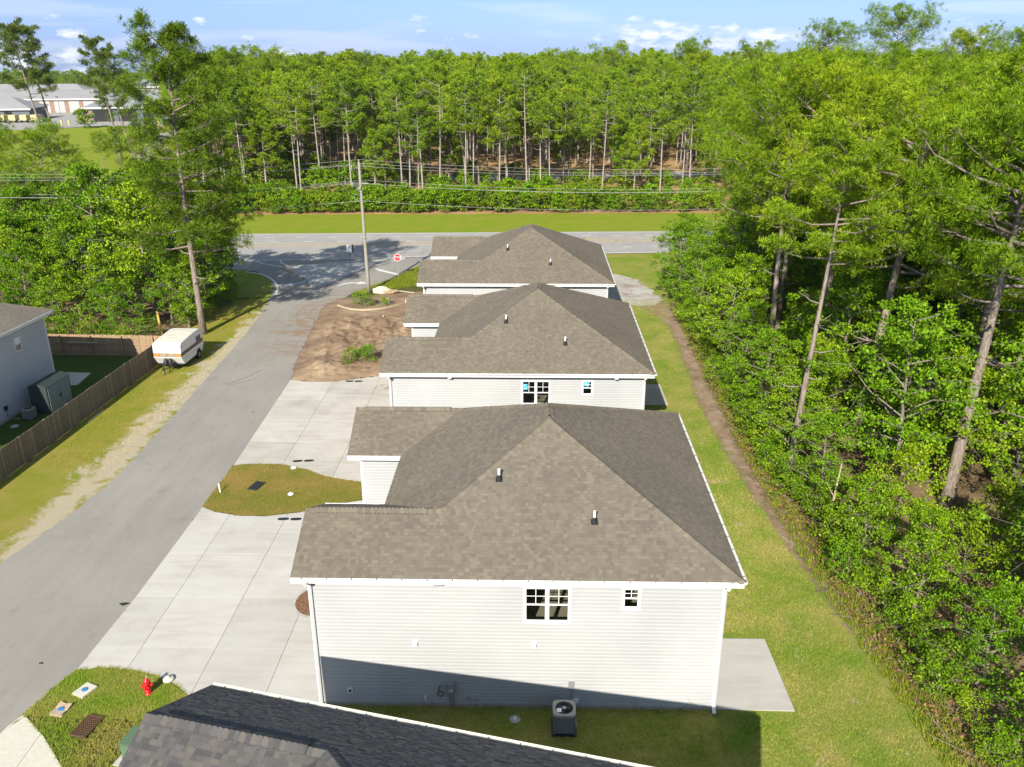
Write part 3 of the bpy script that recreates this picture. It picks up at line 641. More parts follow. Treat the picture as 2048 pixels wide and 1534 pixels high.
def arrow(pts, w, head_d, name):
    mb = MB(); P = smooth_line(pts, 6); stripe(mb, P, w, ZM)
    e = Vector(P[-1][:2]); d = Vector(head_d).normalized(); n = Vector((-d.y, d.x))
    mb.poly([(*(e-n*w*1.7), ZM), (*(e+d*w*3.4), ZM), (*(e+n*w*1.7), ZM)])
    mb.build(name, 'line_white', strt)
arrow([(-22.1, 80.9), (-22.05, 80.2), (-22.35, 79.5), (-22.9, 79.0)], 0.36, (-1, -0.55), 'painted_arrow')
arrow([(-18.5, 78.3), (-18.0, 79.2), (-17.3, 79.55), (-16.75, 79.5)], 0.34, (1, -0.1), 'painted_arrow')

M['scuff'] = plain('tyre_scuff', (0.20, 0.182, 0.155), 0.95, 0.25, 6)
M['mud_track'] = plain('mud_track', (0.27, 0.20, 0.135), 0.95, 0.25, 4)
for pts, w_, mt_name in (([(-20.6, 52.4), (-19.9, 53.0), (-19.2, 54.2), (-18.9, 55.2)], 0.10, 'scuff'), ([(-20.3, 52.2), (-19.5, 52.7), (-18.7, 53.6)], 0.08, 'scuff'), ([(-16.6, 73.6), (-18.0, 72.4), (-18.9, 70.5), (-18.6, 68.0), (-17.3, 66.2)], 0.16, 'mud_track'),
                        ([(-16.6, 74.3), (-18.6, 73.2), (-19.9, 70.8), (-19.6, 67.6), (-17.4, 64.6)], 0.16, 'mud_track'), ([(-17.2, 62.6), (-18.8, 63.0), (-20.2, 64.2)], 0.14, 'mud_track'), ([(-16.6, 58.6), (-18.4, 59.2), (-20.6, 60.8)], 0.12, 'mud_track')):
    mb = MB(); stripe(mb, smooth_line(pts, 6), w_, 0.0245); mb.build('tyre_mark', mt_name, strt)
# ================================================================== HOUSES
XL, XR, XM, DEP, ZE, SL, G, OV = -7.4645, 6.5194, -5.2802, 13.2554, 5.3, 0.4822, 2.3156, 0.4417
HW = (XR-XM)/2; AX = (XM+XR)/2
CSL = math.sqrt(1+SL*SL)
rz_ = lambda t: ZE+SL*t
WX0, WX1, WY0, WY1 = XL+OV, XR-OV, OV, DEP-OV
# roof planes: (origin on eave, along-eave direction, plan up-slope direction, polygon in (along, plan-upslope))
PLANES = {
 'front': ((0, 0), (1, 0), (0, 1), [(XL, 0), (XR, 0), (AX, HW), (XM+G, G), (XL, G)]),
 'back': ((0, DEP), (-1, 0), (0, -1), [(-XR, 0), (-XL, 0), (-XL, G), (-(XM+G), G), (-AX, HW)]),
 'right': ((XR, 0), (0, 1), (-1, 0), [(0, 0), (DEP, 0), (DEP-HW, HW), (HW, HW)]),
 'left': ((XM, 0), (0, -1), (1, 0), [(-(DEP-2*G), 0), (-2*G, 0), (-G, G), (-HW, HW), (-(DEP-HW), HW), (-(DEP-G), G)]),
 'gable_front': ((0, 2*G), (-1, 0), (0, -1), [(-XM, 0), (-XL, 0), (-XL, G), (-(XM+G), G)]),
 'gable_back': ((0, DEP-2*G), (1, 0), (0, 1), [(XL, 0), (XM, 0), (XM+G, G), (XL, G)]),
}
def plane_frame(pl):
    (ox, oy), e1, up, poly = pl
    E1 = Vector((*e1, 0)); E2 = Vector((up[0], up[1], SL)).normalized(); N = E1.cross(E2)
    if N.z < 0: N = -N
    return Vector((ox, oy, ZE)), E1, E2, N, [(s, t*CSL) for s, t in poly]
EXPO = 0.131
TABW = [0.09, 0.12, 0.15, 0.20]
def make_tabs(planes, seed):
    rnd = random.Random(seed); tabs = []
    for nm in planes:
        O, E1, E2, N, poly = plane_frame(planes[nm])
        tmax = max(p[1] for p in poly); k = 0
        smin = min(p[0] for p in poly); smax = max(p[0] for p in poly)
        while k*EXPO < tmax-0.02:
            t0, t1 = k*EXPO, (k+1)*EXPO+0.012
            s = smin-rnd.random()*0.3
            while s < smax:
                w = rnd.choice(TABW)
                tabs.append((nm, s, t0, s+w, t1, rnd.choice((0.008, 0.011, 0.014, 0.016))))
                s += w
            k += 1
    return tabs
def full_tab(poly, s0, t0, s1, t1):
    c = clip_rect(poly, s0, t0, s1, t1)
    if not c: return c, False
    ar = abs(sum(c[i][0]*c[(i+1) % len(c)][1]-c[(i+1) % len(c)][0]*c[i][1] for i in range(len(c))))/2
    return c, ar > 0.995*(s1-s0)*(t1-t0)
def tabs_mesh(planes, tabs, name, mat):
    V, F = [], []
    fr = {k: plane_frame(p) for k, p in planes.items()}
    for nm, s0, t0, s1, t1, th in tabs:
        O, E1, E2, N, poly = fr[nm]
        c, _f = full_tab(poly, s0, t0, s1, t1)
        if not c: continue
        i = len(V); n = len(c)
        for s, t in c: V.append(O+E1*s+E2*t+N*(0.012+th*(1-0.8*(t-t0)/(t1-t0))))
        for s, t in c: V.append(O+E1*s+E2*t+N*0.0)
        flip = E1.cross(E2).dot(N) < 0
        ar = sum(c[k][0]*c[(k+1) % n][1]-c[(k+1) % n][0]*c[k][1] for k in range(n))
        top = tuple(range(i, i+n)); F.append(top if (ar > 0) != flip else top[::-1])
        for k in range(n):
            k2 = (k+1) % n; F.append((i+k, i+k2, i+n+k2, i+n+k))
    me = bpy.data.meshes.new(name); me.from_pydata([tuple(v) for v in V], [], F); me.materials.append(M[mat]); me.update()
    return me
TABS = make_tabs(PLANES, 5)
_tabmesh = {}
def single_tab_mesh(w, th, mat):
    key = (round(w, 2), th, mat)
    if key not in _tabmesh:
        h = EXPO+0.012; mb = MB()
        top = [(0, 0, 0.012+th), (w, 0, 0.012+th), (w, h, 0.012+th*0.2), (0, h, 0.012+th*0.2)]
        mb.poly(top); mb.poly([(0, 0, 0), (w, 0, 0), top[1], top[0]]); mb.poly([(w, 0, 0), (w, h, 0), top[2], top[1]]); mb.poly([(0, h, 0), (0, 0, 0), top[0], top[3]])
        # weld so that one shingle is one island
        bm = bmesh.new(); me = mb.mesh('shingle', mat); bm.from_mesh(me); bmesh.ops.remove_doubles(bm, verts=bm.verts, dist=1e-5); bm.to_mesh(me); bm.free()
        _tabmesh[key] = me
    return _tabmesh[key]
def pick_tabs(planes, tabs, world_m, limit):
    fr = {k: plane_frame(p) for k, p in planes.items()}; cand = []
    eye = Vector((0, 0, CAM_H)); rot = world_m.to_3x3()
    for i, (nm, s0, t0, s1, t1, th) in enumerate(tabs):
        O, E1, E2, N, poly = fr[nm]
        c = world_m @ (O+E1*(s0+s1)/2+E2*(t0+t1)/2)
        pr = project(c)
        if pr is None or not (-10 < pr[0] < 2058 and -10 < pr[1] < 1544): continue
        cosv = (rot @ N).dot((eye-c).normalized())
        if cosv < 0.05: continue
        if not full_tab(poly, s0, t0, s1, t1)[1]: continue
        cand.append((cosv*(s1-s0)/pr[2]**2, i))
    cand.sort(reverse=True)
    return set(i for _, i in cand[:limit])
def hip_caps(mb_or_fn, a, b, n1, n2, expo=0.14, w=0.16):
    """folded cap shingles along the edge a->b (a low); n1, n2: normals of the two planes; calls fn(vertices, faces) per cap"""
    a, b = Vector(a), Vector(b); d = (b-a).normalized(); L = (b-a).length
    n1, n2 = Vector(n1), Vector(n2)
    w1 = d.cross(n1).normalized(); w2 = -d.cross(n2).normalized()
    if w1.dot(n2) > 0: w1 = -w1
    if w2.dot(n1) > 0: w2 = -w2
    up = (n1+n2).normalized()
    k = 0
    while k*expo < L-0.05:
        p = a+d*(k*expo); q = a+d*min(L, (k+1)*expo+0.03)
        lo, hi = up*0.052, up*0.034
        V = [p+w1*w+lo*0.75, p+lo, p+w2*w+lo*0.75, q+w1*w+hi*0.75, q+hi, q+w2*w+hi*0.75]
        V += [p+w1*w, p, p+w2*w, q+w1*w, q+w2*w]
        F = [(0, 1, 4, 3), (1, 2, 5, 4), (6, 7, 1, 0), (7, 8, 2, 1), (6, 0, 3, 9), (2, 8, 10, 5)]
        mb_or_fn(V, F); k += 1
def plane_n(nm): return plane_frame(PLANES[nm])[3]
APF, APB = Vector((AX, HW, rz_(HW))), Vector((AX, DEP-HW, rz_(HW)))
GF, GB = Vector((XM+G, G, rz_(G))), Vector((XM+G, DEP-G, rz_(G)))
CAP_EDGES = [((XR, 0, ZE), APF, 'right', 'front'), (GF, APF, 'front', 'left'), ((XR, DEP, ZE), APB, 'right', 'back'), (GB, APB, 'back', 'left'),
             ((XL, G, rz_(G)), GF, 'front', 'gable_front'), ((XL, DEP-G, rz_(G)), GB, 'back', 'gable_back'), (APF, APB, 'right', 'left')]
def ridge_vent(a, b, n1, n2, name, mat, parent, single=False):
    a, b = Vector(a), Vector(b); d = (b-a).normalized()
    n1, n2 = Vector(n1), Vector(n2)
    w1 = d.cross(n1).normalized(); w2 = -d.cross(n2).normalized()
    if w1.dot(n2) > 0: w1 = -w1
    if w2.dot(n1) > 0: w2 = -w2
    up = (n1+n2).normalized()
    def sec(p, w, lo, hi): return [p+w1*w+up*lo, p+w1*w+up*hi, p+up*(hi+0.035), p+w2*w+up*hi, p+w2*w+up*lo]
    mb = MB(); A = sec(a, 0.15, 0.01, 0.045); B = sec(b, 0.15, 0.01, 0.045)
    i = 0; mb.v += [tuple(v) for v in A+B]
    for k in range(4): mb.f.append((k, k+1, 6+k, 5+k))
    mb.f.append((0, 1, 2, 3, 4)[::-1]); mb.f.append((5, 6, 7, 8, 9))
    o = mb.build(name, 'deck', parent)
    caps = MB() if not single else None
    def addc(V, F):
        V = [v+up*0.035 for v in V]
        q = MB() if single else caps
        i = len(q.v); q.v += [tuple(v) for v in V]; q.f += [tuple(i+k for k in f) for f in F]
        if single: q.build('ridge_cap', mat, o)
    hip_caps(addc, a, b, n1, n2, 0.14, 0.19)
    if not single: caps.build('ridge_caps', mat, o)['kind'] = 'stuff'
    mb2 = MB(); C = sec(a+d*0.02, 0.185, 0.0, 0.035); D = sec(b-d*0.02, 0.185, 0.0, 0.035)
    mb2.v += [tuple(v) for v in C+D]
    for k in range(4): mb2.f.append((k, k+1, 6+k, 5+k))
    mb2.f.append((0, 1, 2, 3, 4)[::-1]); mb2.f.append((5, 6, 7, 8, 9))
    mb2.build('vent_filter', 'black', o)
    return o
COURSE = 0.1376; Z_SID0 = 0.135; Z_SID1 = 5.06
def board_mesh_into(mb, a, b, z0, z1, out):
    """one lap-siding board between plan points a,b; out: outward plan normal"""
    a, b, n = Vector((*a, 0)), Vector((*b, 0)), Vector((*out, 0))
    zm = z0+(z1-z0)*0.68; P = []
    for e in (a, b): P.append([e+n*o+Vector((0, 0, z)) for o, z in ((0.0005, z0), (0.018, z0), (0.0195, zm), (0.007, z1))])
    i = len(mb.v); mb.v += [tuple(q) for e in P for q in e]
    for k in range(3): mb.f.append((i+k, i+4+k, i+5+k, i+k+1))
def courses(z0=Z_SID0, z1=Z_SID1):
    z = z0; out = []
    while z < z1-0.02: out.append((z, min(z+COURSE, z1))); z += COURSE
    return out
WIN = [(-0.229, 1.244, 3.44, 4.777, 2), (2.875, 3.431, 3.987, 4.782, 1)]     # x0,x1,z0,z1,units
def window(parent, x0, x1, z0, z1, units, y, stickers=()):
    c = 0.055; yf = y-0.045
    mb = MB()
    mb.box(x0-0.02, yf, z1-c, x1+0.02, y+0.05, z1+0.03).box(x0-0.02, yf-0.01, z0-0.03, x1+0.02, y+0.05, z0+c)
    mb.box(x0-0.02, yf, z0+c, x0+c, y+0.05, z1-c).box(x1-c, yf, z0+c, x1+0.02, y+0.05, z1-c)
    xs = [x0+c]
    if units == 2:
        xm = (x0+x1)/2; mb.box(xm-0.045, yf, z0+c, xm+0.045, y+0.05, z1-c); xs = [x0+c, xm-0.045, xm+0.045, x1-c]
    else: xs = [x0+c, x1-c]
    w = mb.build('window', 'trim', parent)
    zm = z0+(z1-z0)*0.50
    for u in range(units):
        a, b = xs[2*u], xs[2*u+1]
        sash = MB().box(a, y-0.012, zm-0.022, b, y+0.03, zm+0.022)
        for (p, q) in ((a, a+0.022), (b-0.022, b)): sash.box(p, y-0.008, z0+c, q, y+0.02, zm-0.022).box(p, y+0.004, zm+0.022, q, y+0.03, z1-c)
        sash.box(a+0.022, y-0.008, z0+c, b-0.022, y+0.02, z0+c+0.03).box(a+0.022, y+0.004, z1-c-0.025, b-0.022, y+0.03, z1-c)
        sash.build('sash', 'trim', w)
        mu = MB(); mx = (a+b)/2; mz = (zm+z1-c)/2
        mu.box(mx-0.011, y+0.008, zm+0.022, mx+0.011, y+0.022, z1-c-0.025).box(a+0.022, y+0.0095, mz-0.011, mx-0.011, y+0.0205, mz+0.011).box(mx+0.011, y+0.0095, mz-0.011, b-0.022, y+0.0205, mz+0.011)
        mu.build('muntin', 'trim', w)
        MB().box(a+0.02, y+0.012, zm+0.02, b-0.02, y+0.017, z1-c-0.02).build('pane', 'glass', w)
        MB().box(a+0.02, y+0.002, z0+c+0.02, b-0.02, y+0.007, zm-0.02).build('pane', 'glass', w)
    for (sx0, sx1, sz0, sz1) in stickers:
        MB().box(sx0, y+0.0055, sz0, sx1, y+0.0075, sz1).build('sticker', 'sticker', w)
        MB().box(sx0+0.04, y+0.0035, sz0+0.06, sx1-0.03, y+0.005, sz0+0.10).box(sx0+0.03, y+0.0035, sz1-0.07, sx0+0.12, y+0.005, sz1-0.04).build('sticker_print', 'sign_white', w)
    # the room behind the window
    rx0, rx1, rz0, rz1 = x0-1.2, x1+1.6, z0-0.70 if units == 2 else z0-1.2, 5.0
    rm = MB()
    rm.poly([(rx0, y+4.2, rz0), (rx1, y+4.2, rz0), (rx1, y+4.2, rz1), (rx0, y+4.2, rz1)]); rm.poly([(rx0, y+0.06, rz0), (rx0, y+4.2, rz0), (rx0, y+4.2, rz1), (rx0, y+0.06, rz1)])
    rm.poly([(rx1, y+0.06, rz0), (rx1, y+4.2, rz0), (rx1, y+4.2, rz1), (rx1, y+0.06, rz1)]); rm.poly([(rx0, y+0.06, rz1), (rx1, y+0.06, rz1), (rx1, y+4.2, rz1), (rx0, y+4.2, rz1)])
    for (p, q, r, t) in ((rx0, x0+0.02, rz0, rz1), (x1-0.02, rx1, rz0, rz1), (x0+0.02, x1-0.02, rz0, z0+0.03), (x0+0.02, x1-0.02, z1-0.03, rz1)):
        rm.poly([(p, y+0.06, r), (q, y+0.06, r), (q, y+0.06, t), (p, y+0.06, t)])
    rm.build('room', 'interior', w)
    MB().poly([(rx0, y+0.06, rz0+0.001), (rx1, y+0.06, rz0+0.001), (rx1, y+4.2, rz0+0.001), (rx0, y+4.2, rz0+0.001)]).build('room_floor', 'carpet', w)
    return w
def gutter(a, b, out, name, mat, parent, hangers=True, z=ZE+0.004):
    """open trough along the eave a->b (plan), out = outward plan normal"""
    a, b, n = Vector((*a, 0)), Vector((*b, 0)), Vector((*out, 0)); d = (b-a).normalized()
    thin = [(-0.005, 0.0), (-0.005, -0.07), (0.07, -0.07), (0.10, -0.03), (0.10, 0.0), (0.088, 0.0), (0.088, -0.03), (0.065, -0.055), (0.005, -0.055), (0.005, 0.0)]
    prof = [(-0.005, 0.0), (-0.005, -0.085), (0.10, -0.085), (0.145, -0.04), (0.145, 0.0), (0.13, 0.0), (0.13, -0.012), (0.12, -0.022), (0.005, -0.022), (0.005, 0.0)]
    if mat == 'gutter': prof = thin
    mb = MB()
    for k in range(len(prof)):
        (p0, z0), (p1, z1) = prof[k], prof[(k+1) % len(prof)]
        mb.poly([a+n*p0+Vector((0, 0, z+z0)), b+n*p0+Vector((0, 0, z+z0)), b+n*p1+Vector((0, 0, z+z1)), a+n*p1+Vector((0, 0, z+z1))])
    for e in (a, b): mb.poly([e+n*p+Vector((0, 0, z+q)) for p, q in prof[:5]])
    g = mb.build(name, mat, parent)
    if hangers:
        me = None; L = (b-a).length; k = 0.35
        while k < L-0.1:
            p = a+d*k
            if me is None:
                h = MB(); h.box(-0.010, -0.010, -0.012, 0.010, 0.09, 0.001); me = h.mesh('hanger', 'dark_metal')
            rot = Matrix((Vector((d.x, d.y, 0)), Vector((n.x, n.y, 0)), Vector((0, 0, 1)))).transposed().to_4x4(); rot.translation = (p.x, p.y, z+0.002)
            link('hanger', me, g, matrix=rot); k += 0.78
    return g
def downspout(pts, parent, mat='gutter'):
    mb = MB(); mb.tube(pts, 0.062, 4); return mb.build('downspout', mat, parent)
_house_cache = {}
def build_house(loc, rz, label, group, shingle='shingle', cap='cap', single_tabs=0, single_boards=False, single_caps=False, gut='gutter', windows=True, stickers=False, details=True, vents=True):
    h = empty('house', loc, rz, label, 'house', group)
    wm = Matrix.Translation(loc) @ Matrix.Rotation(rz, 4, 'Z')
    # ---- walls
    foot = [(WX0, WY0), (WX1, WY0), (WX1, WY1), (WX0, WY1), (WX0, DEP-2*G+OV), (XM+OV, DEP-2*G+OV), (XM+OV, 2*G-OV), (WX0, 2*G-OV)]
    wb = MB()
    holes = [(x0+0.01, x1-0.01, z0+0.01, z1-0.01) for x0, x1, z0, z1, u in WIN] if windows else []
    zt = 5.10
    xs = sorted({WX0, WX1, *[v for q in holes for v in q[:2]]}); zs = sorted({0.0, zt, *[v for q in holes for v in q[2:]]})
    for i in range(len(xs)-1):
        for j in range(len(zs)-1):
            cx, cz = (xs[i]+xs[i+1])/2, (zs[j]+zs[j+1])/2
            if any(q[0] < cx < q[1] and q[2] < cz < q[3] for q in holes): continue
            wb.poly([(xs[i], WY0, zs[j]), (xs[i+1], WY0, zs[j]), (xs[i+1], WY0, zs[j+1]), (xs[i], WY0, zs[j+1])])
    for i in range(1, len(foot)):
        (x0, y0), (x1, y1) = foot[i], foot[(i+1) % len(foot)]
        wb.poly([(x0, y0, 0), (x1, y1, 0), (x1, y1, zt), (x0, y0, zt)])
    for ya, yb in ((WY0, 2*G-OV), (DEP-2*G+OV, WY1)):          # gable ends
        ym = (ya+yb)/2; wb.poly([(WX0, yb, zt), (WX0, ya, zt), (WX0, ym, zt+SL*(yb-ya)/2)])
    wall = wb.build('wall', 'siding', h)
    fb = MB().prism([(x+(0.02 if x > 0 else -0.02)*0, y) for x, y in foot], -0.05, 0.132)
    fo = MB(); off = 0.012
    for i in range(len(foot)):
        (x0, y0), (x1, y1) = foot[i], foot[(i+1) % len(foot)]; d = Vector((x1-x0, y1-y0)).normalized(); n = Vector((d.y, -d.x))*off
        fo.poly([(x0+n.x, y0+n.y, -0.05), (x1+n.x, y1+n.y, -0.05), (x1+n.x, y1+n.y, Z_SID0-0.004), (x0+n.x, y0+n.y, Z_SID0-0.004)])
    fo.build('foundation', 'foundation', h)
    # siding boards
    def segs(z0, z1):
        S = [(WX0+0.06, WX1-0.06)]
        for x0, x1, a, b in ([(x0, x1, a, b) for x0, x1, a, b, u in WIN] if windows else []):
            if z1 > a and z0 < b:
                T = []
                for p, q in S:
                    if x0 > p and x1 < q: T += [(p, x0), (x1, q)]
                    else: T.append((p, q))
                S = T
        return S
    joined = MB()
    for z0, z1 in courses():
        for p, q in segs(z0, z1):
            if single_boards:
                b = MB(); board_mesh_into(b, (p, WY0), (q, WY0), z0, z1, (0, -1)); b.build('siding_board', 'siding', wall)
            else: board_mesh_into(joined, (p, WY0), (q, WY0), z0, z1, (0, -1))
    for i in range(1, len(foot)):
        (x0, y0), (x1, y1) = foot[i], foot[(i+1) % len(foot)]; d = Vector((x1-x0, y1-y0)).normalized(); n = (d.y, -d.x)
        for z0, z1 in courses():
            p, q = Vector((x0, y0))+d*0.03, Vector((x1, y1))-d*0.03
            if single_boards and i == 4:
                b = MB(); board_mesh_into(b, tuple(p), tuple(q), z0, z1, n); b.build('siding_board', 'siding', wall)
            else: board_mesh_into(joined, tuple(p), tuple(q), z0, z1, n)
    s = joined.build('siding', 'siding', wall); s['kind'] = 'stuff'
    for x, y, sx_, sy_ in ((WX0, WY0, -1, -1), (WX1, WY0, 1, -1), (WX1, WY1, 1, 1), (WX0, WY1, -1, 1), (WX0, DEP-2*G+OV, -1, -1), (WX0, 2*G-OV, -1, 1)):
        c = MB(); t = 0.03
        c.box(min(x+sx_*t, x-sx_*0.075), min(y, y+sy_*t), Z_SID0, max(x+sx_*t, x-sx_*0.075), max(y, y+sy_*t), 5.06)
        c.box(min(x, x+sx_*t), min(y, y-sy_*0.075), Z_SID0, max(x, x+sx_*t), max(y, y-sy_*0.075), 5.06)
        c.build('corner_trim', 'trim', h)
    # ---- roof
    rb = MB()
    for nm in PLANES:
        O, E1, E2, N, poly = plane_frame(PLANES[nm])
        pts = [O+E1*s+E2*t for s, t in poly]
        for t in tessellate_polygon([pts]): rb.poly([pts[i] for i in t])
    roof = rb.build('roof', 'deck', h)
    eave = [(XL, 0), (XR, 0), (XR, DEP), (XL, DEP), (XL, DEP-2*G), (XM, DEP-2*G), (XM, 2*G), (XL, 2*G)]
    sb = MB(); pts = [Vector((x, y, 5.105)) for x, y in eave]
    for t in tessellate_polygon([pts]): sb.poly([pts[i] for i in t])
    sb.build('soffit', 'trim', h)
    fbm = MB()
    for i in range(len(eave)):
        (x0, y0), (x1, y1) = eave[i], eave[(i+1) % len(eave)]
        if x0 == x1 == XL: continue
        d = Vector((x1-x0, y1-y0)).normalized(); n = Vector((d.y, -d.x))
        P = [Vector((x0, y0))-n*0.004, Vector((x1, y1))-n*0.004, Vector((x1, y1))-n*0.03, Vector((x0, y0))-n*0.03]
        fbm.prism([(p.x, p.y) for p in P], 5.10, ZE-0.006)
    for ya, ym, yb in ((0, G, 2*G), (DEP-2*G, DEP-G, DEP)):     # rake boards
        for y0, y1, z0, z1 in ((ya, ym, ZE, rz_(G)), (ym, yb, rz_(G), ZE)):
            fbm.poly([(XL+0.01, y0, z0-0.17), (XL+0.01, y1, z1-0.17), (XL+0.01, y1, z1-0.002), (XL+0.01, y0, z0-0.002)])
    fbm.build('fascia', 'trim', h)
    chosen = pick_tabs(PLANES, TABS, wm, single_tabs) if single_tabs else set()
    fr = {k: plane_frame(p) for k, p in PLANES.items()}
    for i in sorted(chosen):
        nm, s0, t0, s1, t1, th = TABS[i]; O, E1, E2, N, poly = fr[nm]
        mm = Matrix((E1, E2, N)).transposed().to_4x4()
        mm.translation = O+E1*s0+E2*t0
        link('shingle', single_tab_mesh(s1-s0, th, shingle), roof, matrix=mm)
    key = (shingle, frozenset(chosen))
    if key not in _house_cache: _house_cache[key] = tabs_mesh(PLANES, [t for i, t in enumerate(TABS) if i not in chosen], 'shingles', shingle)
    st = link('shingles', _house_cache[key], roof); st['kind'] = 'stuff'
    rest = MB()
    def add_rest(V, F):
        i = len(rest.v); rest.v += [tuple(v) for v in V]; rest.f += [tuple(i+k for k in f) for f in F]
    for ei, (a, b, n1, n2) in enumerate(CAP_EDGES):
        one = single_caps and ei in (0, 1, 4) or (single_caps == 'back' and ei in (3, 5))
        if one:
            def add_one(V, F):
                q = MB(); q.v = [tuple(v) for v in V]; q.f = list(F); q.build('ridge_cap', cap, roof)
            hip_caps(add_one, a, b, plane_n(n1), plane_n(n2))
        else: hip_caps(add_rest, a, b, plane_n(n1), plane_n(n2))
    rc = rest.build('ridge_caps', cap, roof); rc['kind'] = 'stuff'
    ridge_vent((XL+0.35, G, rz_(G)), (XM+G-0.45, G, rz_(G)), plane_n('front'), plane_n('gable_front'), 'ridge_vent', cap, h, single_caps is True)
    ridge_vent((XL+0.35, DEP-G, rz_(G)), (XM+G-0.45, DEP-G, rz_(G)), plane_n('back'), plane_n('gable_back'), 'ridge_vent', cap, h, single_caps == 'back')
    ridge_vent(APF+Vector((0, 0.25, 0)), APB-Vector((0, 0.1, 0)), plane_n('right'), plane_n('left'), 'ridge_vent', cap, h)
    # ---- gutters and downspouts
    gutter((XL, 0), (XR, 0), (0, -1), 'gutter', gut, h)
    gutter((XR, 0), (XR, DEP), (1, 0), 'gutter', gut, h)
    gutter((XR, DEP), (XL, DEP), (0, 1), 'gutter', gut, h)
    gutter((XL, DEP-2*G), (XM-0.01, DEP-2*G), (0, -1), 'gutter', gut, h, False)
    gutter((XM-0.01, 2*G), (XL, 2*G), (0, 1), 'gutter', gut, h, False)
    for x, s_ in ((WX0+0.02, -1), (WX1-0.02, 1)):
        downspout([(x, -0.06, 5.18), (x, -0.04, 5.06), (x, WY0-0.09, 4.86), (x, WY0-0.09, 0.22), (x+s_*0.0, WY0-0.26, 0.10)], h)
    # ---- pipes through the roof
    if vents:
        for x, y in ((-1.11, 25.74-22.3153), (2.03, 24.23-22.3153)):
            y2 = y if details else y
            z = rz_(y); v = MB().lathe([(0.045, 0), (0.045, 0.42), (0.038, 0.42), (0.038, 0.30)], 12, (x, y, z+0.02)).build('vent_pipe', 'pvc', h, smooth=False)
            N = plane_n('front'); E2 = Vector((0, 1, SL)).normalized()
            mm = Matrix((Vector((1, 0, 0)), E2, N)).transposed().to_4x4(); mm.translation = (x, y, z)
            MB().box(-0.115, -0.09, 0.03, 0.115, 0.13, 0.042, mm).build('flashing_plate', 'black', v)
            MB().lathe([(0.085, 0.03), (0.07, 0.10), (0.062, 0.20), (0.047, 0.22)], 12, (x, y, z)).build('pipe_boot', 'black', v)
    if windows:
        for i, (x0, x1, z0, z1, u) in enumerate(WIN):
            stk = ()
            if stickers: stk = ((x0+0.09, x0+0.31, z1-0.52, z1-0.2),) if i == 0 else ((x0+0.1, x0+0.38, z1-0.30, z1-0.09),)
            window(h, x0, x1, z0, z1, u, WY0, stk)
    return h
Y1 = 22.3153
h1 = build_house((0, Y1, 0), 0, 'nearest white house with brown roof, a double window above the air conditioner', 'white houses along the street', single_tabs=300, single_boards=True, single_caps=True)
h2 = build_house((-0.3298, Y1+18.2215, 0), 0, 'middle white house of the row with blue stickers on its windows', 'white houses along the street', stickers=True)
h3 = build_house((-0.7767, Y1+36.4725, 0), 0, 'white sided house with brown roof farthest along the row, beside the highway', 'white houses along the street', windows=False)
an = rad(-13.19)
o_ = Vector((-8.207, 17.442, 0)) - Matrix.Rotation(an, 3, 'Z') @ Vector((-7.4645, DEP, 0))
h0 = build_house(o_, an, 'charcoal shingled house at the bottom edge of the photo with a cream gutter', 'white houses along the street', shingle='shingle_dark', cap='shingle_dark', single_tabs=300, single_caps='back', gut='gutter_warm', windows=False, vents=False)

# things fixed to the nearest house's wall
yw = WY0-0.022
def fix(x, z): return x, z
for x, z in ((-3.75, 2.58), (0.10, 2.59)):
    MB().box(x-0.07, yw-0.10, z-0.07, x+0.07, yw, z+0.08).box(x-0.09, yw-0.015, z-0.09, x+0.09, yw-0.001, z+0.10).build('vent_hood', 'trim', h1, bevel=0.01)
MB().box(-3.03, -0.02+0.12, 4.985, -2.80, 0.32, 5.10).build('soffit_vent', 'grey_metal', h1)
w = MB().box(-6.10, yw-0.03, 0.55, -5.92, yw, 0.76).build('outlet_cover', 'trim', h1, bevel=0.008)
MB().box(-6.05, yw-0.045, 0.60, -5.97, yw-0.03, 0.70).build('socket', 'dark_metal', w)
mt_ = MB().box(-2.77, yw-0.14, 0.62, -2.50, yw, 1.08).build('electric_meter', 'grey_metal', h1, bevel=0.015)
MB().lathe([(0.10, 0), (0.10, 0.05), (0.07, 0.10), (0.0, 0.11)], 16).build('meter_glass', 'grey_metal', mt_).matrix_local = Matrix.Translation((-2.63, yw-0.14, 0.78)) @ Matrix.Rotation(rad(90), 4, 'X')
MB().tube([(-2.68, yw-0.06, 0.62), (-2.68, yw-0.06, 0.02)], 0.03, 8).tube([(-2.56, yw-0.05, 0.62), (-2.56, yw-0.05, 0.05)], 0.015, 6).build('conduit', 'grey_metal', mt_)
MB().tube([(-3.0+0.02, yw-0.03, 0.93), (-3.06, yw-0.04, 0.75)]+[(-2.99+0.10*math.cos(a), yw-0.045, 0.58+0.10*math.sin(a)) for a in np.linspace(2.4, -3.6, 16)], 0.014, 6).build('cable_tail', 'black', h1)
MB().box(-2.10, yw-0.07, 0.34, -1.99, yw, 0.44).build('hose_bib', 'grey_metal', h1, bevel=0.01)
MB().tube([(-3.51, yw-0.03, 0.48), (-3.51, yw-0.03, 0.30)], 0.022, 8).build('drain_stub', 'pvc', h1)
d_ = MB().box(1.24, yw-0.08, 0.88, 1.42, yw, 1.14).build('disconnect_box', 'grey_metal', h1, bevel=0.01)
MB().tube([(1.35, yw-0.03, 0.88), (1.36, yw-0.03, 0.45), (1.45, yw-0.2, 0.3), (1.48, yw-0.9, 0.06)], 0.022, 6).build('line_set', 'grey_metal', d_)
MB().box(1.42, yw-0.06, 0.30, 1.58, yw, 0.44).build('line_cover', 'trim', h1)
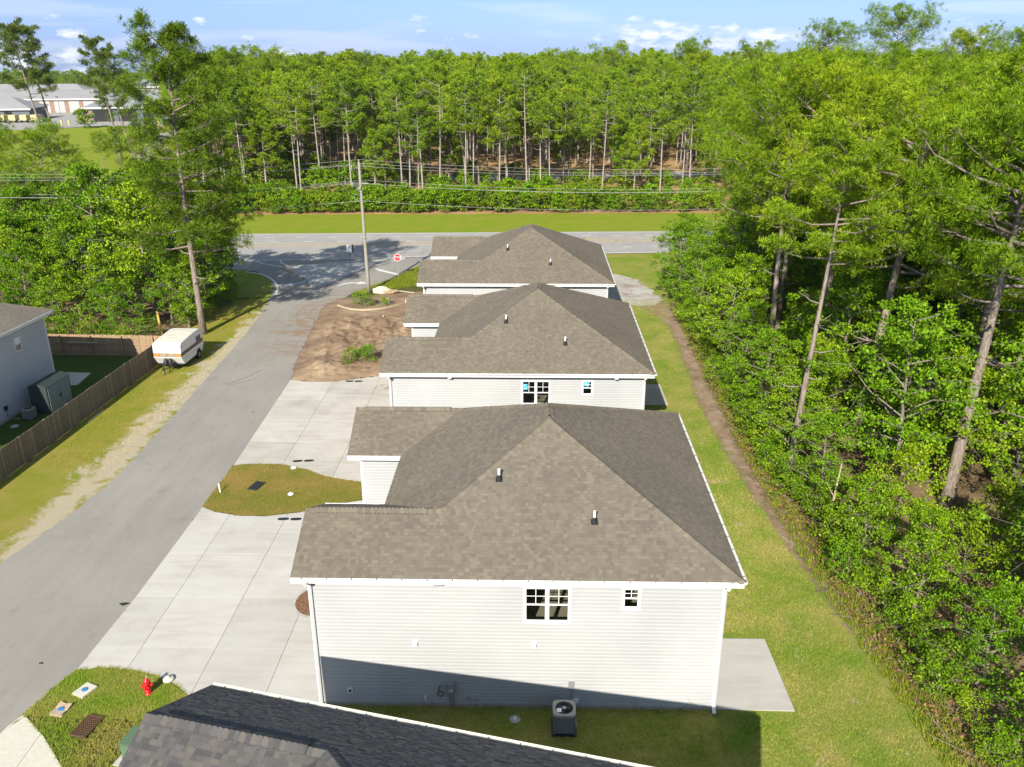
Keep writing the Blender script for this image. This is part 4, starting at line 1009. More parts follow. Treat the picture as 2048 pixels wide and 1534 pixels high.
# second house: soffit vents and a hose
for x in (-4.0, 4.5): MB().box(x, 0.1, 4.99, x+0.2, 0.3, 5.10).build('soffit_vent', 'trim', h2)

# ================================================================== LEFT HOUSE
def left_house():
    h = empty('house', (-30.62, 51.75, 0), rad(-3.6), 'grey-sided house cut off by the left edge, behind the picket fence', 'house')
    # local: right eave along x=0 going to -y; rear eave at y=0
    Wd, Ln = 10.0, 17.0; hw = Wd/2
    pls = {'right': ((0, 0), (0, 1), (-1, 0), [(-Ln, 0), (0, 0), (-hw, hw), (-Ln+hw, hw)]), 'back': ((0, 0), (-1, 0), (0, -1), [(0, 0), (Wd, 0), (hw, hw)]),
           'left': ((-Wd, 0), (0, -1), (1, 0), [(0, 0), (Ln, 0), (Ln-hw, hw), (hw, hw)]), 'front': ((0, -Ln), (1, 0), (0, 1), [(-Wd, 0), (0, 0), (-hw, hw)])}
    rb = MB()
    for nm in pls:
        O, E1, E2, N, poly = plane_frame(pls[nm]); pts = [O+E1*s+E2*t for s, t in poly]
        for t in tessellate_polygon([pts]): rb.poly([pts[i] for i in t])
    roof = rb.build('roof', 'deck', h)
    tabs = [t for t in make_tabs({k: pls[k] for k in ('right', 'back')}, 9)]
    st = link('shingles', tabs_mesh(pls, tabs, 'left_shingles', 'shingle_tan'), roof); st['kind'] = 'stuff'
    rest = MB()
    def add_rest(V, F):
        i = len(rest.v); rest.v += [tuple(v) for v in V]; rest.f += [tuple(i+k for k in f) for f in F]
    hip_caps(add_rest, (0, 0, ZE), (-hw, -hw, rz_(hw)), plane_frame(pls['right'])[3], plane_frame(pls['back'])[3])
    rest.build('ridge_caps', 'shingle_tan', roof)['kind'] = 'stuff'
    MB().poly([(0, 0, 5.1), (-Wd, 0, 5.1), (-Wd, -Ln, 5.1), (0, -Ln, 5.1)]).build('soffit', 'trim', h)
    MB().box(-0.03, -Ln, 5.10, -0.004, -0.004, ZE-0.006).box(-Wd, -0.03, 5.10, -0.031, -0.004, ZE-0.007).build('fascia', 'trim', h)
    gutter((0, -Ln), (0, 0), (1, 0), 'gutter', 'gutter', h, False)
    x1, y1, x0, y0 = -OV, -OV, -Wd+OV, -Ln+OV
    wl_ = MB().box(x0, y0, 0, x1, y1, 5.1).build('wall', 'siding_blue', h)
    jb = MB()
    for z0, z1 in courses():
        b = MB(); board_mesh_into(b, (x1, y0), (x1, y1-0.05), z0, z1, (1, 0)); b.build('siding_board', 'siding_blue', wl_)
        board_mesh_into(jb, (x1-0.05, y1), (x0, y1), z0, z1, (0, 1))
    jb.build('siding', 'siding_blue', wl_)['kind'] = 'stuff'
    MB().box(x1-0.07, y1-0.0, Z_SID0, x1+0.03, y1+0.03, 5.06).box(x1, y1-0.08, Z_SID0, x1+0.031, y1, 5.06).build('corner_trim', 'trim', h)
    MB().box(x1-0.05, y0, -0.05, x1+0.012, y1+0.012, Z_SID0-0.004).build('foundation', 'foundation', h)
    yc, zc = -3.35, 4.12
    wf = MB()
    hwid, hh, t = 0.29, 0.42, 0.05
    X = x1+0.03
    wf.box(X-0.06, yc-hwid, zc-hh, X+0.02, yc-hwid+t, zc+hh).box(X-0.06, yc+hwid-t, zc-hh, X+0.02, yc+hwid, zc+hh).box(X-0.06, yc-hwid+t, zc-hh, X+0.02, yc+hwid-t, zc-hh+t).box(X-0.06, yc-hwid+t, zc+hh-t, X+0.02, yc+hwid-t, zc+hh).box(X-0.05, yc-hwid+t, zc-0.025, X+0.012, yc+hwid-t, zc+0.025)
    w = wf.build('window', 'trim', h)
    MB().box(X-0.03, yc-hwid+t, zc-hh+t, X-0.008, yc+hwid-t, zc-0.025).build('pane', 'window_dark', w)
    MB().box(X-0.03, yc-hwid+t, zc+0.025, X-0.008, yc+hwid-t, zc+hh-t).build('pane', 'sign_white', w)
    MB().box(x1+0.022, -5.75, 0.72, x1+0.12, -5.5, 0.98).build('disconnect_box', 'black', h, bevel=0.01)
    MB().tube([(x1+0.06, -5.6, 0.72), (x1+0.06, -5.6, 0.3), (x1+0.3, -5.4, 0.08), (x1+0.6, -5.3, 0.05)], 0.025, 6).build('line_set', 'grey_metal', h)
    return h
left_house()

# ================================================================== CONDENSERS
def condenser(loc, rz, label, s=1.0, sticker=True):
    r = empty('air_conditioner', loc, rz, label, 'air conditioner', 'air conditioners beside the houses')
    a = 0.36*s; H = 0.80*s
    def rsq(q, rr, n=5):
        P = []
        for cx, cy, a0 in ((q-rr, q-rr, 0), (-q+rr, q-rr, 90), (-q+rr, -q+rr, 180), (q-rr, -q+rr, 270)):
            for k in range(n): t = rad(a0+90*k/(n-1)); P.append((cx+rr*math.cos(t), cy+rr*math.sin(t)))
        return P
    MB().prism(rsq(a*1.12, 0.05*s), 0, 0.06*s).build('pad', 'black', r)
    MB().prism(rsq(a*0.93, 0.10*s), 0.06*s, H*0.9).build('casing', 'ac_body', r)
    for k in range(4):                                          # corner posts
        t = rad(45+90*k); c = (a*1.22*math.cos(t), a*1.22*math.sin(t))
        MB().tube([(c[0], c[1], 0.06*s), (c[0], c[1], H*0.93)], 0.045*s, 8).build('corner_post', 'ac_body', r)
    for k in range(13):
        z = 0.10*s+k*(H*0.80/13)
        o = rsq(a*0.985, 0.10*s); i_ = rsq(a*0.93, 0.10*s); mb = MB(); n = len(o)
        for j in range(n):
            j2 = (j+1) % n
            mb.poly([(*i_[j], z+0.035*s), (*i_[j2], z+0.035*s), (*o[j2], z), (*o[j], z)])
        mb.build('louvre', 'ac_body', r)
    # top cover with a round opening
    mb = MB(); n = 32; ro = 0.285*s
    outer = []
    for j in range(n):
        t = 2*math.pi*j/n; c, s_ = math.cos(t), math.sin(t); q = a*1.02; e = 6.0
        rr = q/((abs(c)**e+abs(s_)**e)**(1/e)); outer.append((rr*c, rr*s_))
    for j in range(n):
        j2 = (j+1) % n; t, t2 = 2*math.pi*j/n, 2*math.pi*j2/n
        i0, i1 = (ro*math.cos(t), ro*math.sin(t)), (ro*math.cos(t2), ro*math.sin(t2))
        mb.poly([(*outer[j], H), (*outer[j2], H), (*i1, H+0.015*s), (*i0, H+0.015*s)])
        mb.poly([(*outer[j], H*0.89), (*outer[j2], H*0.89), (*outer[j2], H), (*outer[j], H)])
        mb.poly([(*i0, H+0.015*s), (*i1, H+0.015*s), (*i1, H*0.91), (*i0, H*0.91)])
    mb.build('top_cover', 'ac_top', r)
    MB().lathe([(ro, H*0.905), (ro*0.99, H*0.907)], 24).build('fan_well', 'hole', r)
    g = MB()
    for q in np.linspace(0.10, 0.275, 6): g.tube([(q*s*math.cos(t), q*s*math.sin(t), H+0.012*s) for t in np.linspace(0, 2*math.pi, 25)], 0.0035, 4, False)
    for k in range(8): t = 2*math.pi*k/8; g.tube([(0.07*s*math.cos(t), 0.07*s*math.sin(t), H+0.016*s), (ro*math.cos(t), ro*math.sin(t), H+0.012*s)], 0.004, 4)
    g.build('fan_grille', 'dark_metal', r)
    MB().lathe([(0.075*s, H-0.01), (0.075*s, H+0.02*s), (0.05*s, H+0.03*s)], 16).build('fan_hub', 'grey_metal', r)
    for k in range(3):
        t = rad(20+120*k); mb = MB()
        mb.poly([(0.06*math.cos(t-0.3), 0.06*math.sin(t-0.3), H-0.035), (0.24*math.cos(t-0.35), 0.24*math.sin(t-0.35), H-0.045), (0.24*math.cos(t+0.35), 0.24*math.sin(t+0.35), H-0.02), (0.06*math.cos(t+0.3), 0.06*math.sin(t+0.3), H-0.02)]).build('fan_blade', 'dark_metal', r)
    if sticker: MB().box(-0.24, -0.20, H+0.017, -0.09, -0.03, H+0.021).build('paper_tag', 'sign_white', r)
    return r
condenser((1.08, 21.85, 0.02), 0, 'dark grey air conditioner on the shaded grass under the nearest house wall')
condenser((-30.25, 46.55, 0.02), rad(-4), 'pale air conditioner between the left house wall and the green shed', 0.85, False)

# ================================================================== YARD OBJECTS
def disc(name, loc, r, mat, label, cat, h=0.05, knob=True, group=None, mat2=None):
    e = empty(name, loc, 0, label, cat, group)
    MB().lathe([(r, 0), (r*0.98, h*0.6), (r*0.8, h), (r*0.35, h*1.05)], 20).build('rim', mat, e, smooth=True)
    if knob: MB().lathe([(r*0.33, 0), (r*0.33, h*1.5), (r*0.2, h*1.9), (0.01, h*1.9)], 14).build('cap', mat2 or mat, e, smooth=True)
    return e
gcap = 'round cleanout covers in the grass'
disc('cleanout_cover', (-12.59, 40.2, 0.05), 0.155, 'pvc', 'white round cleanout cover touching the arc of the middle driveway', 'drain cover', 0.06, group=gcap)
disc('cleanout_cover', (-11.96, 37.28, 0.07), 0.15, 'pvc', 'white round cleanout cover in the middle of the grass between driveways', 'drain cover', 0.06, group=gcap)
disc('cleanout_cover', (-12.65, 23.8, 0.06), 0.20, 'cream', 'pale ring-shaped cleanout cover beside the red hydrant', 'drain cover', 0.08, group=gcap)
disc('cleanout_cover', (-0.51, 22.2, 0.012), 0.19, 'concrete_grey', 'grey round cleanout cover in the shaded grass left of the air conditioner', 'drain cover', 0.04, group=gcap, mat2='pvc')
disc('cleanout_cover', (-30.55, 45.4, 0.012), 0.24, 'concrete_grey', 'round cover on the grass beside the left house wall', 'drain cover', 0.04, False, group=gcap)
def plate(name, loc, rz, sx_, sy_, mat, label, cat, lid, curl=0.0):
    e = empty(name, loc, rz, label, cat, 'meter box plates by the street')
    mb = MB(); n = 6
    def zz(u, v): return 0.035+curl*(abs(u)*abs(v))*4
    for i in range(n):
        for j in range(n):
            q = [(-0.5+(i+a)/n, -0.5+(j+b)/n) for a, b in ((0, 0), (1, 0), (1, 1), (0, 1))]
            mb.poly([(u*sx_, v*sy_, zz(u, v)) for u, v in q])
    for s in range(4):
        pass
    mb.box(-sx_/2, -sy_/2, -0.05, sx_/2, sy_/2, 0.03)
    mb.build('plate', mat, e)
    MB().lathe([(0.105, 0.0), (0.105, 0.055), (0.09, 0.062), (0.0, 0.064)], 20).build('lid', lid, e)
    return e
plate('meter_box', (-15.29, 23.18, 0.075), rad(-24), 0.50, 0.62, 'cream', 'cream square plate with a blue round lid, the one nearer the driveway', 'meter box', 'blue')
plate('meter_box', (-15.62, 22.24, 0.075), rad(-10), 0.46, 0.56, 'tan_plate', 'tan curled square plate with a blue round lid near the kerb', 'meter box', 'blue', 0.05)
# rusty storm grate
e = empty('storm_grate', (-14.38, 21.5, 0.075), rad(-12), 'rusty iron storm grate set in the grass below the hydrant', 'storm grate'); e.scale = (0.85, 0.85, 1)
MB().box(-0.34, -0.55, -0.05, 0.34, 0.55, 0.014).build('pit', 'hole', e)
for k in range(4): MB().box((-0.34, 0.31, -0.31, -0.31)[k], (-0.55, -0.55, -0.55, 0.52)[k], 0.015, (-0.31, 0.34, 0.31, 0.31)[k], (0.55, 0.55, -0.52, 0.55)[k], 0.055).build('frame_bar', 'rust', e)
for k in range(7): x = -0.31+0.62*(k+0.5)/7; MB().box(x-0.014, -0.52, 0.018, x+0.014, 0.52, 0.05).build('bar', 'rust', e)
for k in range(10): y = -0.52+1.04*(k+0.5)/10; MB().box(-0.31, y-0.010, 0.022, 0.31, y+0.010, 0.046).build('cross_bar', 'rust', e)
# hydrant
def hydrant(loc, rz):
    e = empty('fire_hydrant', loc, rz, 'red fire hydrant standing in the grass at the driveway corner', 'fire hydrant')
    MB().lathe([(0.125, 0), (0.125, 0.04), (0.09, 0.05), (0.085, 0.13), (0.125, 0.135), (0.125, 0.165), (0.092, 0.17), (0.09, 0.42), (0.125, 0.425), (0.125, 0.455), (0.11, 0.46)], 16).build('barrel', 'red', e, smooth=True)
    MB().lathe([(0.115, 0.457), (0.105, 0.52), (0.075, 0.575), (0.03, 0.60), (0.03, 0.65), (0.0, 0.652)], 16).build('bonnet', 'red', e, smooth=True)
    for dx, dy, r, L in ((1, 0, 0.05, 0.17), (-1, 0, 0.05, 0.17), (0, -1, 0.07, 0.17)):
        n = MB(); n.tube([(0, 0, 0.33), (dx*L*0.7, dy*L*0.7, 0.33)], r, 12).tube([(dx*L*0.7, dy*L*0.7, 0.33), (dx*L, dy*L, 0.33)], r*1.25, 12).tube([(dx*L, dy*L, 0.33), (dx*(L+0.035), dy*(L+0.035), 0.33)], r*0.4, 5)
        n.build('nozzle_cap', 'red', e)
    mb = MB()
    for k in range(8): t = 2*math.pi*k/8; mb.tube([(0.112*math.cos(t), 0.112*math.sin(t), 0.40), (0.112*math.cos(t), 0.112*math.sin(t), 0.475)], 0.012, 6)
    mb.build('flange_bolts', 'red', e, kind='stuff')
    MB().box(-0.02, 0.10, 0.43, 0.02, 0.14, 0.60).build('marker_tag', 'sign_white', e)
hydrant((-13.06, 23.12, 0.045), rad(20))
# electricity cabinet by the dark house
e = empty('utility_cabinet', (-12.18, 20.42, 0.045), rad(-13), 'green utility cabinet on a concrete pad beside the charcoal house', 'utility cabinet')
MB().box(-0.50, -0.62, 0, 0.45, 0.45, 0.06).build('pad', 'concrete', e); MB().box(-0.38, -0.35, 0.06, 0.40, 0.40, 0.62).build('body', 'green_box', e, bevel=0.02); MB().box(-0.41, -0.39, 0.622, 0.43, 0.43, 0.67).build('lid', 'green_box', e, bevel=0.02)
# meter box in island, stake
e = empty('meter_pit', (-13.93, 38.15, 0.07), rad(-14), 'black rectangular meter pit lid in the grass between driveways', 'meter pit')
MB().box(-0.24, -0.42, 0, 0.24, 0.42, 0.03).build('lid', 'black', e, bevel=0.01); MB().box(-0.27, -0.45, -0.04, 0.27, 0.45, 0.012).build('rim', 'dark_metal', e)
MB().tube([(-15.55, 37.47, 0), (-15.62, 37.55, 0.50)], 0.035, 6).build('marker_stake', 'pvc', label='white marker stake at the street edge of the grass between driveways', cat='stake')
def ovals(x, y, rz, lab):
    for k, (dx, side) in enumerate(((-0.30, 'street-side'), (0.30, 'house-side'))):
        P = [(0.26*math.copysign(abs(math.cos(t))**0.7, math.cos(t)), 0.11*math.copysign(abs(math.sin(t))**0.8, math.sin(t))) for t in np.linspace(0, 2*math.pi, 20, endpoint=False)]
        o = MB().prism(P, 0, 0.025).build('rubber_mat', 'black', label='black oval plate, the %s one %s' % (side, lab), cat='rubber plate', group='black oval plates on the driveways')
        o.location = (x+dx*math.cos(rz), y+dx*math.sin(rz), 0.041); o.rotation_euler = (0, 0, rz+rad(4))
ovals(-12.3, 41.05, 0.1, 'at the near arc of the middle driveway'); ovals(-11.93, 53.06, 0, 'at the far edge of the middle driveway'); ovals(-11.38, 34.9, 0, 'on the nearest driveway by the roof corner')
# black scrap on the street
mb = MB(); mb.poly([(-0.22, 0.05, 0.03), (0.0, -0.14, 0.05), (0.24, 0.08, 0.02), (0.02, 0.02, 0.09)]); mb.poly([(-0.22, 0.05, 0.03), (0.02, 0.02, 0.09), (-0.02, 0.09, 0.03)]); mb.poly([(0.24, 0.08, 0.02), (-0.02, 0.09, 0.03), (0.02, 0.02, 0.09)])
o = mb.build('plastic_scrap', 'black', label='scrap of black plastic lying on the asphalt by the driveway edge', cat='litter'); o.location = (-16.2, 28.14, 0.02)
for x, y, r_, lab in ((-17.6, 24.6, 0.06, 'small dark clod on the street left of the grass corner'), (-18.2, 22.6, 0.09, 'dark scrap on the street near the bottom left corner'), (-17.1, 47.7, 0.05, 'dark pebble on the street beside the middle driveway')):
    o = MB().lathe([(r_, 0), (r_*0.8, r_*0.5), (r_*0.2, r_*0.7)], 7).build('clod', 'black', label=lab, cat='litter'); o.location = (x, y, 0.02); o.scale = (1.5, 0.8, 0.7)
# cable on the middle driveway
P = []
for t in np.linspace(0, 4.6*math.pi, 60): P.append((-10.05+0.42*math.cos(t)*(1-0.02*t)+0.04*t, 51.6+0.5*math.sin(t)*(1-0.03*t)+0.06*t, 0.055+0.002*t))
MB().tube(P, 0.018, 5).build('cable_coil', 'wood_pole', label='loose coil of thin cable on the middle driveway by the house corner', cat='cable')
# lot debris
bm = bmesh.new(); bmesh.ops.create_icosphere(bm, subdivisions=3, radius=1.0); rnd = random.Random(4)
for v in bm.verts:
    q = v.co.copy(); k = 1+0.13*math.sin(q.x*4+1)+0.10*math.sin(q.y*5+q.z*3)+0.05*rnd.uniform(-1, 1)
    v.co = Vector((q.x*0.95*k, q.y*0.62*k, max(q.z, -0.3)*0.42*k))
me = bpy.data.meshes.new('boulder'); bm.to_mesh(me); bm.free(); me.materials.append(M['boulder'])
o = link('boulder', me, loc=(-14.0, 76.35, 0.08)); tag(o, 'pale cream boulder in the grass at the foot of the utility pole', 'boulder')
MB().box(-1.35, -0.09, 0, 1.35, 0.09, 0.06).build('board', 'wood_board', label='straight pale board lying beside the cream boulder', cat='board').matrix_world = Matrix.Translation((-12.1, 76.3, 0.05)) @ Matrix.Rotation(rad(-22), 4, 'Z')
P = smooth_line([(-17.0, 71.4, 0), (-15.9, 70.4, 0), (-14.6, 70.0, 0), (-13.0, 70.45, 0), (-11.8, 71.7, 0), (-11.1, 73.0, 0)], 6)
mb = MB()
for i in range(len(P)-1):
    a, b = Vector(P[i]), Vector(P[i+1]); d = (b-a).normalized(); n = Vector((-d.y, d.x, 0))*0.03
    mb.prism([tuple((a+n)[:2]), tuple((a-n)[:2]), tuple((b-n)[:2]), tuple((b+n)[:2])], 0.0, 0.17)
mb.build('form_board', 'wood_board', label='long curved form board staked across the dirt lot', cat='form board')
mb = MB(); rnd = random.Random(8)
for k in range(14):
    t = rnd.uniform(0, 6.28); L = rnd.uniform(0.4, 1.0); a = Vector((-12.9+rnd.uniform(-0.2, 0.2), 75.5+rnd.uniform(-0.2, 0.2), 0.1))
    mb.tube([a, a+Vector((math.cos(t)*L*0.5, math.sin(t)*L*0.5, rnd.uniform(0.1, 0.3))), a+Vector((math.cos(t+0.4)*L, math.sin(t+0.4)*L, rnd.uniform(0.0, 0.15)))], [0.05, 0.035, 0.012], 5)
mb.build('root_ball', 'root', label='torn tangle of dry roots beside the cream boulder', cat='roots')
MB().tube([(-12.65, 72.2, 0), (-12.68, 72.2, 0.55)], 0.07, 10).build('standpipe', 'pvc', label='short white standpipe in the dirt behind the curved form board', cat='pipe')
for k, (x, y, l) in enumerate(((-12.4, 67.6, 'thin white stake in the middle of the dirt lot'), (-11.2, 72.4, 'white stake in the dirt close to the farthest house'))): MB().tube([(x, y, 0), (x+0.03, y, 0.35)], 0.03, 5).build('marker_stake', 'pvc', label=l, cat='stake')
MB().tube([(-9.75+0.62*math.cos(t), 64.3+0.8*math.sin(t), 0.06) for t in np.linspace(1.2, 5.1, 18)], 0.06, 6).build('drain_hose', 'pvc', label='white corrugated hose bent in an arc by the farthest house', cat='hose')

# ================================================================== SHED, FENCES, CAMPER
e = empty('garden_shed', (-29.82, 48.45, 0.0), rad(-5), 'dark green garden shed with pale grey double doors behind the fence', 'shed')
sx_, sy_, sz_ = 0.60, 1.16, 1.75
MB().box(-sx_, -sy_, 0.02, sx_-0.03, sy_, sz_).build('body', 'shed_dark', e)
for k in range(10): z = 0.12+k*0.165; MB().box(-sx_+0.02, -sy_-0.014, z, sx_-0.05, -sy_-0.002, z+0.145).build('panel', 'shed_dark', e)
mb = MB(); mb.v = [(-sx_-0.06, -sy_-0.07, sz_), (sx_+0.05, -sy_-0.07, sz_), (sx_+0.05, sy_+0.07, sz_), (-sx_-0.06, sy_+0.07, sz_), (0, -sy_-0.07, sz_+0.20), (0, sy_+0.07, sz_+0.20)]
mb.f = [(0, 1, 4), (2, 3, 5), (1, 2, 5, 4), (3, 0, 4, 5), (3, 2, 1, 0)]
mb.build('roof', 'shed_dark', e)
for s_ in (-1, 1):
    d = MB().box(sx_-0.028, min(0.012*s_, s_*(sy_-0.1)), 0.06, sx_+0.0, max(0.012*s_, s_*(sy_-0.1)), sz_-0.06).build('door', 'shed_door', e)
    MB().box(sx_+0.001, 0.05*s_-0.02, 0.75, sx_+0.03, 0.05*s_+0.02, 0.95).build('handle', 'dark_metal', d)
def fence(p0, p1, h, mat, label, posts_side, rails=True, rail_side=1, pitch=0.145):
    a, b = Vector((*p0, 0)), Vector((*p1, 0)); L = (b-a).length; d = (b-a).normalized(); n = Vector((-d.y, d.x, 0))*rail_side
    e = empty('picket_fence', p0+(0,), 0, label, 'fence', 'picket fences round the left yard')
    rnd = random.Random(int(L*10)); mes = []
    for k in range(4):
        hh = h+(-0.02, 0.0, 0.015, -0.008)[k]; mb = MB(); w = 0.068
        mb.v = [(-w, -0.008, 0.03), (w, -0.008, 0.03), (w, -0.008, hh-0.04), (w-0.03, -0.008, hh), (-w+0.03, -0.008, hh), (-w, -0.008, hh-0.04)]
        mb.v += [(x, 0.008, z) for x, y, z in mb.v]
        mb.f = [(0, 1, 2, 3, 4, 5), (11, 10, 9, 8, 7, 6)]+[(i, (i+1) % 6+6-6, (i+1) % 6+6, i+6) for i in range(6)]
        mes.append(mb.mesh('picket', mat))
    ang = math.atan2(d.y, d.x); k = 0
    while k*pitch < L:
        o = link('picket', rnd.choice(mes), e, loc=d*(k*pitch)+n*rnd.uniform(-0.004, 0.004), rz=ang+rnd.uniform(-0.03, 0.03)); o.rotation_euler[1] = rnd.uniform(-0.012, 0.012); k += 1
    for zr in (0.3, h*0.55, h-0.25):
        MB().box(0, 0.010, zr, L, 0.055, zr+0.085, Matrix.Rotation(ang, 4, 'Z') @ Matrix.Scale(rail_side, 4, (0, 1, 0))).build('rail', mat, e)
    k = 0.2
    while k < L:
        c = d*k+n*0.105; mb = MB().box(-0.045, -0.045, 0, 0.045, 0.045, h-0.06); o = mb.build('post', mat, e); o.location = c; o.rotation_euler = (0, 0, ang); k += 2.3
    return e
fence((-28.0, 22.0), (-26.46, 56.6), 1.62, 'fence', 'weathered grey-brown picket fence running along the street verge', 1)
fence((-36.8, 58.25), (-26.6, 57.95), 1.62, 'fence_new', 'tan picket fence across the back of the left yard, in front of the trees', 1, rail_side=-1)
MB().box(-1.1, -0.06, 0, 1.1, 0.06, 0.06).build('plank', 'wood_board', label='board resting level on the rail of the tan back fence', cat='board').matrix_world = Matrix.Translation((-32.6, 57.98, 1.02)) @ Matrix.Rotation(rad(-2), 4, 'Z')

def camper(loc, rz):
    e = empty('camper_trailer', loc, rz, 'small white camper trailer with a brown stripe parked on the verge by the fence', 'camper')
    w = 0.98
    prof = [(0.42, 0.42), (0.0, 0.98), (0.02, 1.42)] + [(0.30-0.28*math.cos(t), 1.72+0.25*math.sin(t)-0.0) for t in np.linspace(-0.25, 1.45, 6)] + [(1.6, 2.06), (2.9, 2.10), (3.25, 2.06), (3.48, 1.90), (3.66, 1.3), (3.72, 0.85), (3.45, 0.55), (3.40, 0.42)]
    mb = MB(); n = len(prof); mb.v = [(-w, y, z) for y, z in prof]+[(w, y, z) for y, z in prof]
    body = MB(); body.v = list(mb.v)
    for k in range(n):
        k2 = (k+1) % n; body.f.append((k, n+k, n+k2, k2))
    for t in tessellate_polygon([[Vector((0, y, z)) for y, z in prof]]): body.f.append(tuple(t)); body.f.append(tuple(n+i for i in t[::-1]))
    bd = body.build('body', 'camper_white', e)
    # roof skin with seams
    ry = [p for p in prof if p[1] > 1.9 and p[0] < 3.3]
    for k in range(9):
        y0, y1 = 0.34+k*0.33, 0.34+(k+1)*0.33-0.02
        zf = lambda y: np.interp(y, [p[0] for p in ry], [p[1] for p in ry])
        MB().box(-w+0.05, y0, zf(y0)-0.02, w-0.05, y1, zf(y1)+0.012).build('roof_panel', 'camper_roof', e)
    # stripe, front and sides
    MB().box(-w+0.002, -0.012, 1.02, w-0.002, 0.03, 1.30).build('front_stripe', 'camper_tan', e)
    for s_ in (-1, 1):
        x0, x1 = (w, w+0.012) if s_ > 0 else (-w-0.012, -w)
        st = MB(); st.box(x0, 0.02, 1.05, x1, 3.62, 1.30)
        st.build('side_stripe', 'camper_brown', e)
        MB().box(x0+(0.001 if s_ > 0 else -0.006), 2.55, 1.302, x1+(0.006 if s_ > 0 else -0.001), 3.30, 1.66).build('window', 'window_dark', e)
        MB().box(x0+(0.003 if s_ > 0 else -0.006), 0.28, 1.09, x1+(0.006 if s_ > 0 else -0.003), 0.95, 1.26).build('window', 'window_dark', e)
        MB().box(x0, 0.5, 0.80, x1-0.004*s_ if s_ > 0 else x1, 3.3, 0.815).build('rub_rail', 'grey_metal', e)
        # wheel arch and wheel
        a = MB(); cy, cz, r = 2.75, 0.36, 0.40
        P = [(cy+r*math.cos(t), cz+r*math.sin(t)) for t in np.linspace(0.15, math.pi-0.15, 10)]
        xa, xb = (w-0.02, w+0.006) if s_ > 0 else (-w-0.006, -w+0.02)
        a.v = [(xa, y, z) for y, z in P]+[(xb, y, z) for y, z in P]; m_ = len(P)
        a.f = [tuple(range(m_)), tuple(range(2*m_-1, m_-1, -1))]+[(k, k+1, m_+k+1, m_+k) for k in range(m_-1)]
        a.build('wheel_arch', 'hole', e)
        wl2 = MB().tube([(s_*(w-0.16), cy, 0.30), (s_*(w+0.02), cy, 0.30)], 0.30, 20).build('wheel', 'tire', e)
        MB().tube([(s_*(w+0.021), cy, 0.30), (s_*(w+0.03), cy, 0.30)], 0.16, 14).build('rim', 'grey_metal', wl2)
    # louvred front windows
    for x in (-0.30, 0.28):
        wf = MB().box(x-0.25, -0.030, 1.05, x+0.25, -0.013, 1.27).build('front_window', 'camper_tan', e)
        for k in range(2): MB().box(x-0.21, -0.045, 1.075+k*0.10, x+0.23, -0.031, 1.145+k*0.10).build('louvre', 'shed_door', wf)
        for k in range(2): MB().box(x-0.24, -0.046, 1.08+k*0.10, x-0.215, -0.031, 1.14+k*0.10).build('latch', 'hole', wf)
    for x in (-0.75, -0.2, 0.0, 0.2, 0.75): MB().box(x-0.035, -0.0, 1.56, x+0.035, 0.035, 1.60).build('marker_light', 'dark_metal', e)
    MB().box(w-0.02, 0.16, 1.66, w+0.015, 0.22, 1.72).build('marker_light', 'dark_metal', e)
    # hitch
    h = MB(); h.tube([(-0.6, 0.45, 0.42), (0, -0.85, 0.40)], 0.035, 6).tube([(0.6, 0.45, 0.42), (0, -0.85, 0.40)], 0.035, 6).tube([(0, -0.8, 0.40), (0, -1.05, 0.43)], 0.05, 8)
    h.build('hitch', 'black', e)
    MB().lathe([(0.14, 0), (0.15, 0.05), (0.15, 0.38), (0.09, 0.46), (0.05, 0.52)], 14, (-0.12, -0.12, 0.44)).build('gas_bottle', 'black', e, smooth=True)
    MB().lathe([(0.14, 0), (0.15, 0.05), (0.15, 0.38), (0.09, 0.46), (0.05, 0.52)], 14, (0.20, -0.10, 0.44)).build('gas_bottle', 'black', e, smooth=True)
    MB().tube([(0, -0.7, 0.0), (0, -0.7, 0.62)], 0.03, 8).tube([(-0.02, -0.7, 0.0), (-0.02, -0.7, 0.02)], 0.09, 10).build('jack', 'black', e)
    MB().tube([(-0.1, -0.75, 0.4), (-0.22, -0.9, 0.12), (0.05, -1.0, 0.02), (0.15, -0.8, 0.2), (0.12, -0.5, 0.38)], 0.012, 5).build('chain', 'dark_metal', e)
    MB().box(-0.9, 0.3, 0.36, 0.9, 3.5, 0.43).build('chassis', 'black', e)
camper((-25.15, 54.95, 0.01), rad(-2.5))
MB().tube([(-29.15, 63.3, 0), (-29.25, 63.3, 1.85)], 0.085, 12).build('yellow_bollard', 'yellow', label='tall yellow marker post standing behind the camper trailer', cat='post')
MB().box(-0.06, -0.9, 0, 0.06, 0.9, 0.04).build('curb_board', 'wood_board', label='narrow pale board lying at the foot of the street fence', cat='board').matrix_world = Matrix.Translation((-26.45, 47.0, 0.02)) @ Matrix.Rotation(rad(-2), 4, 'Z')

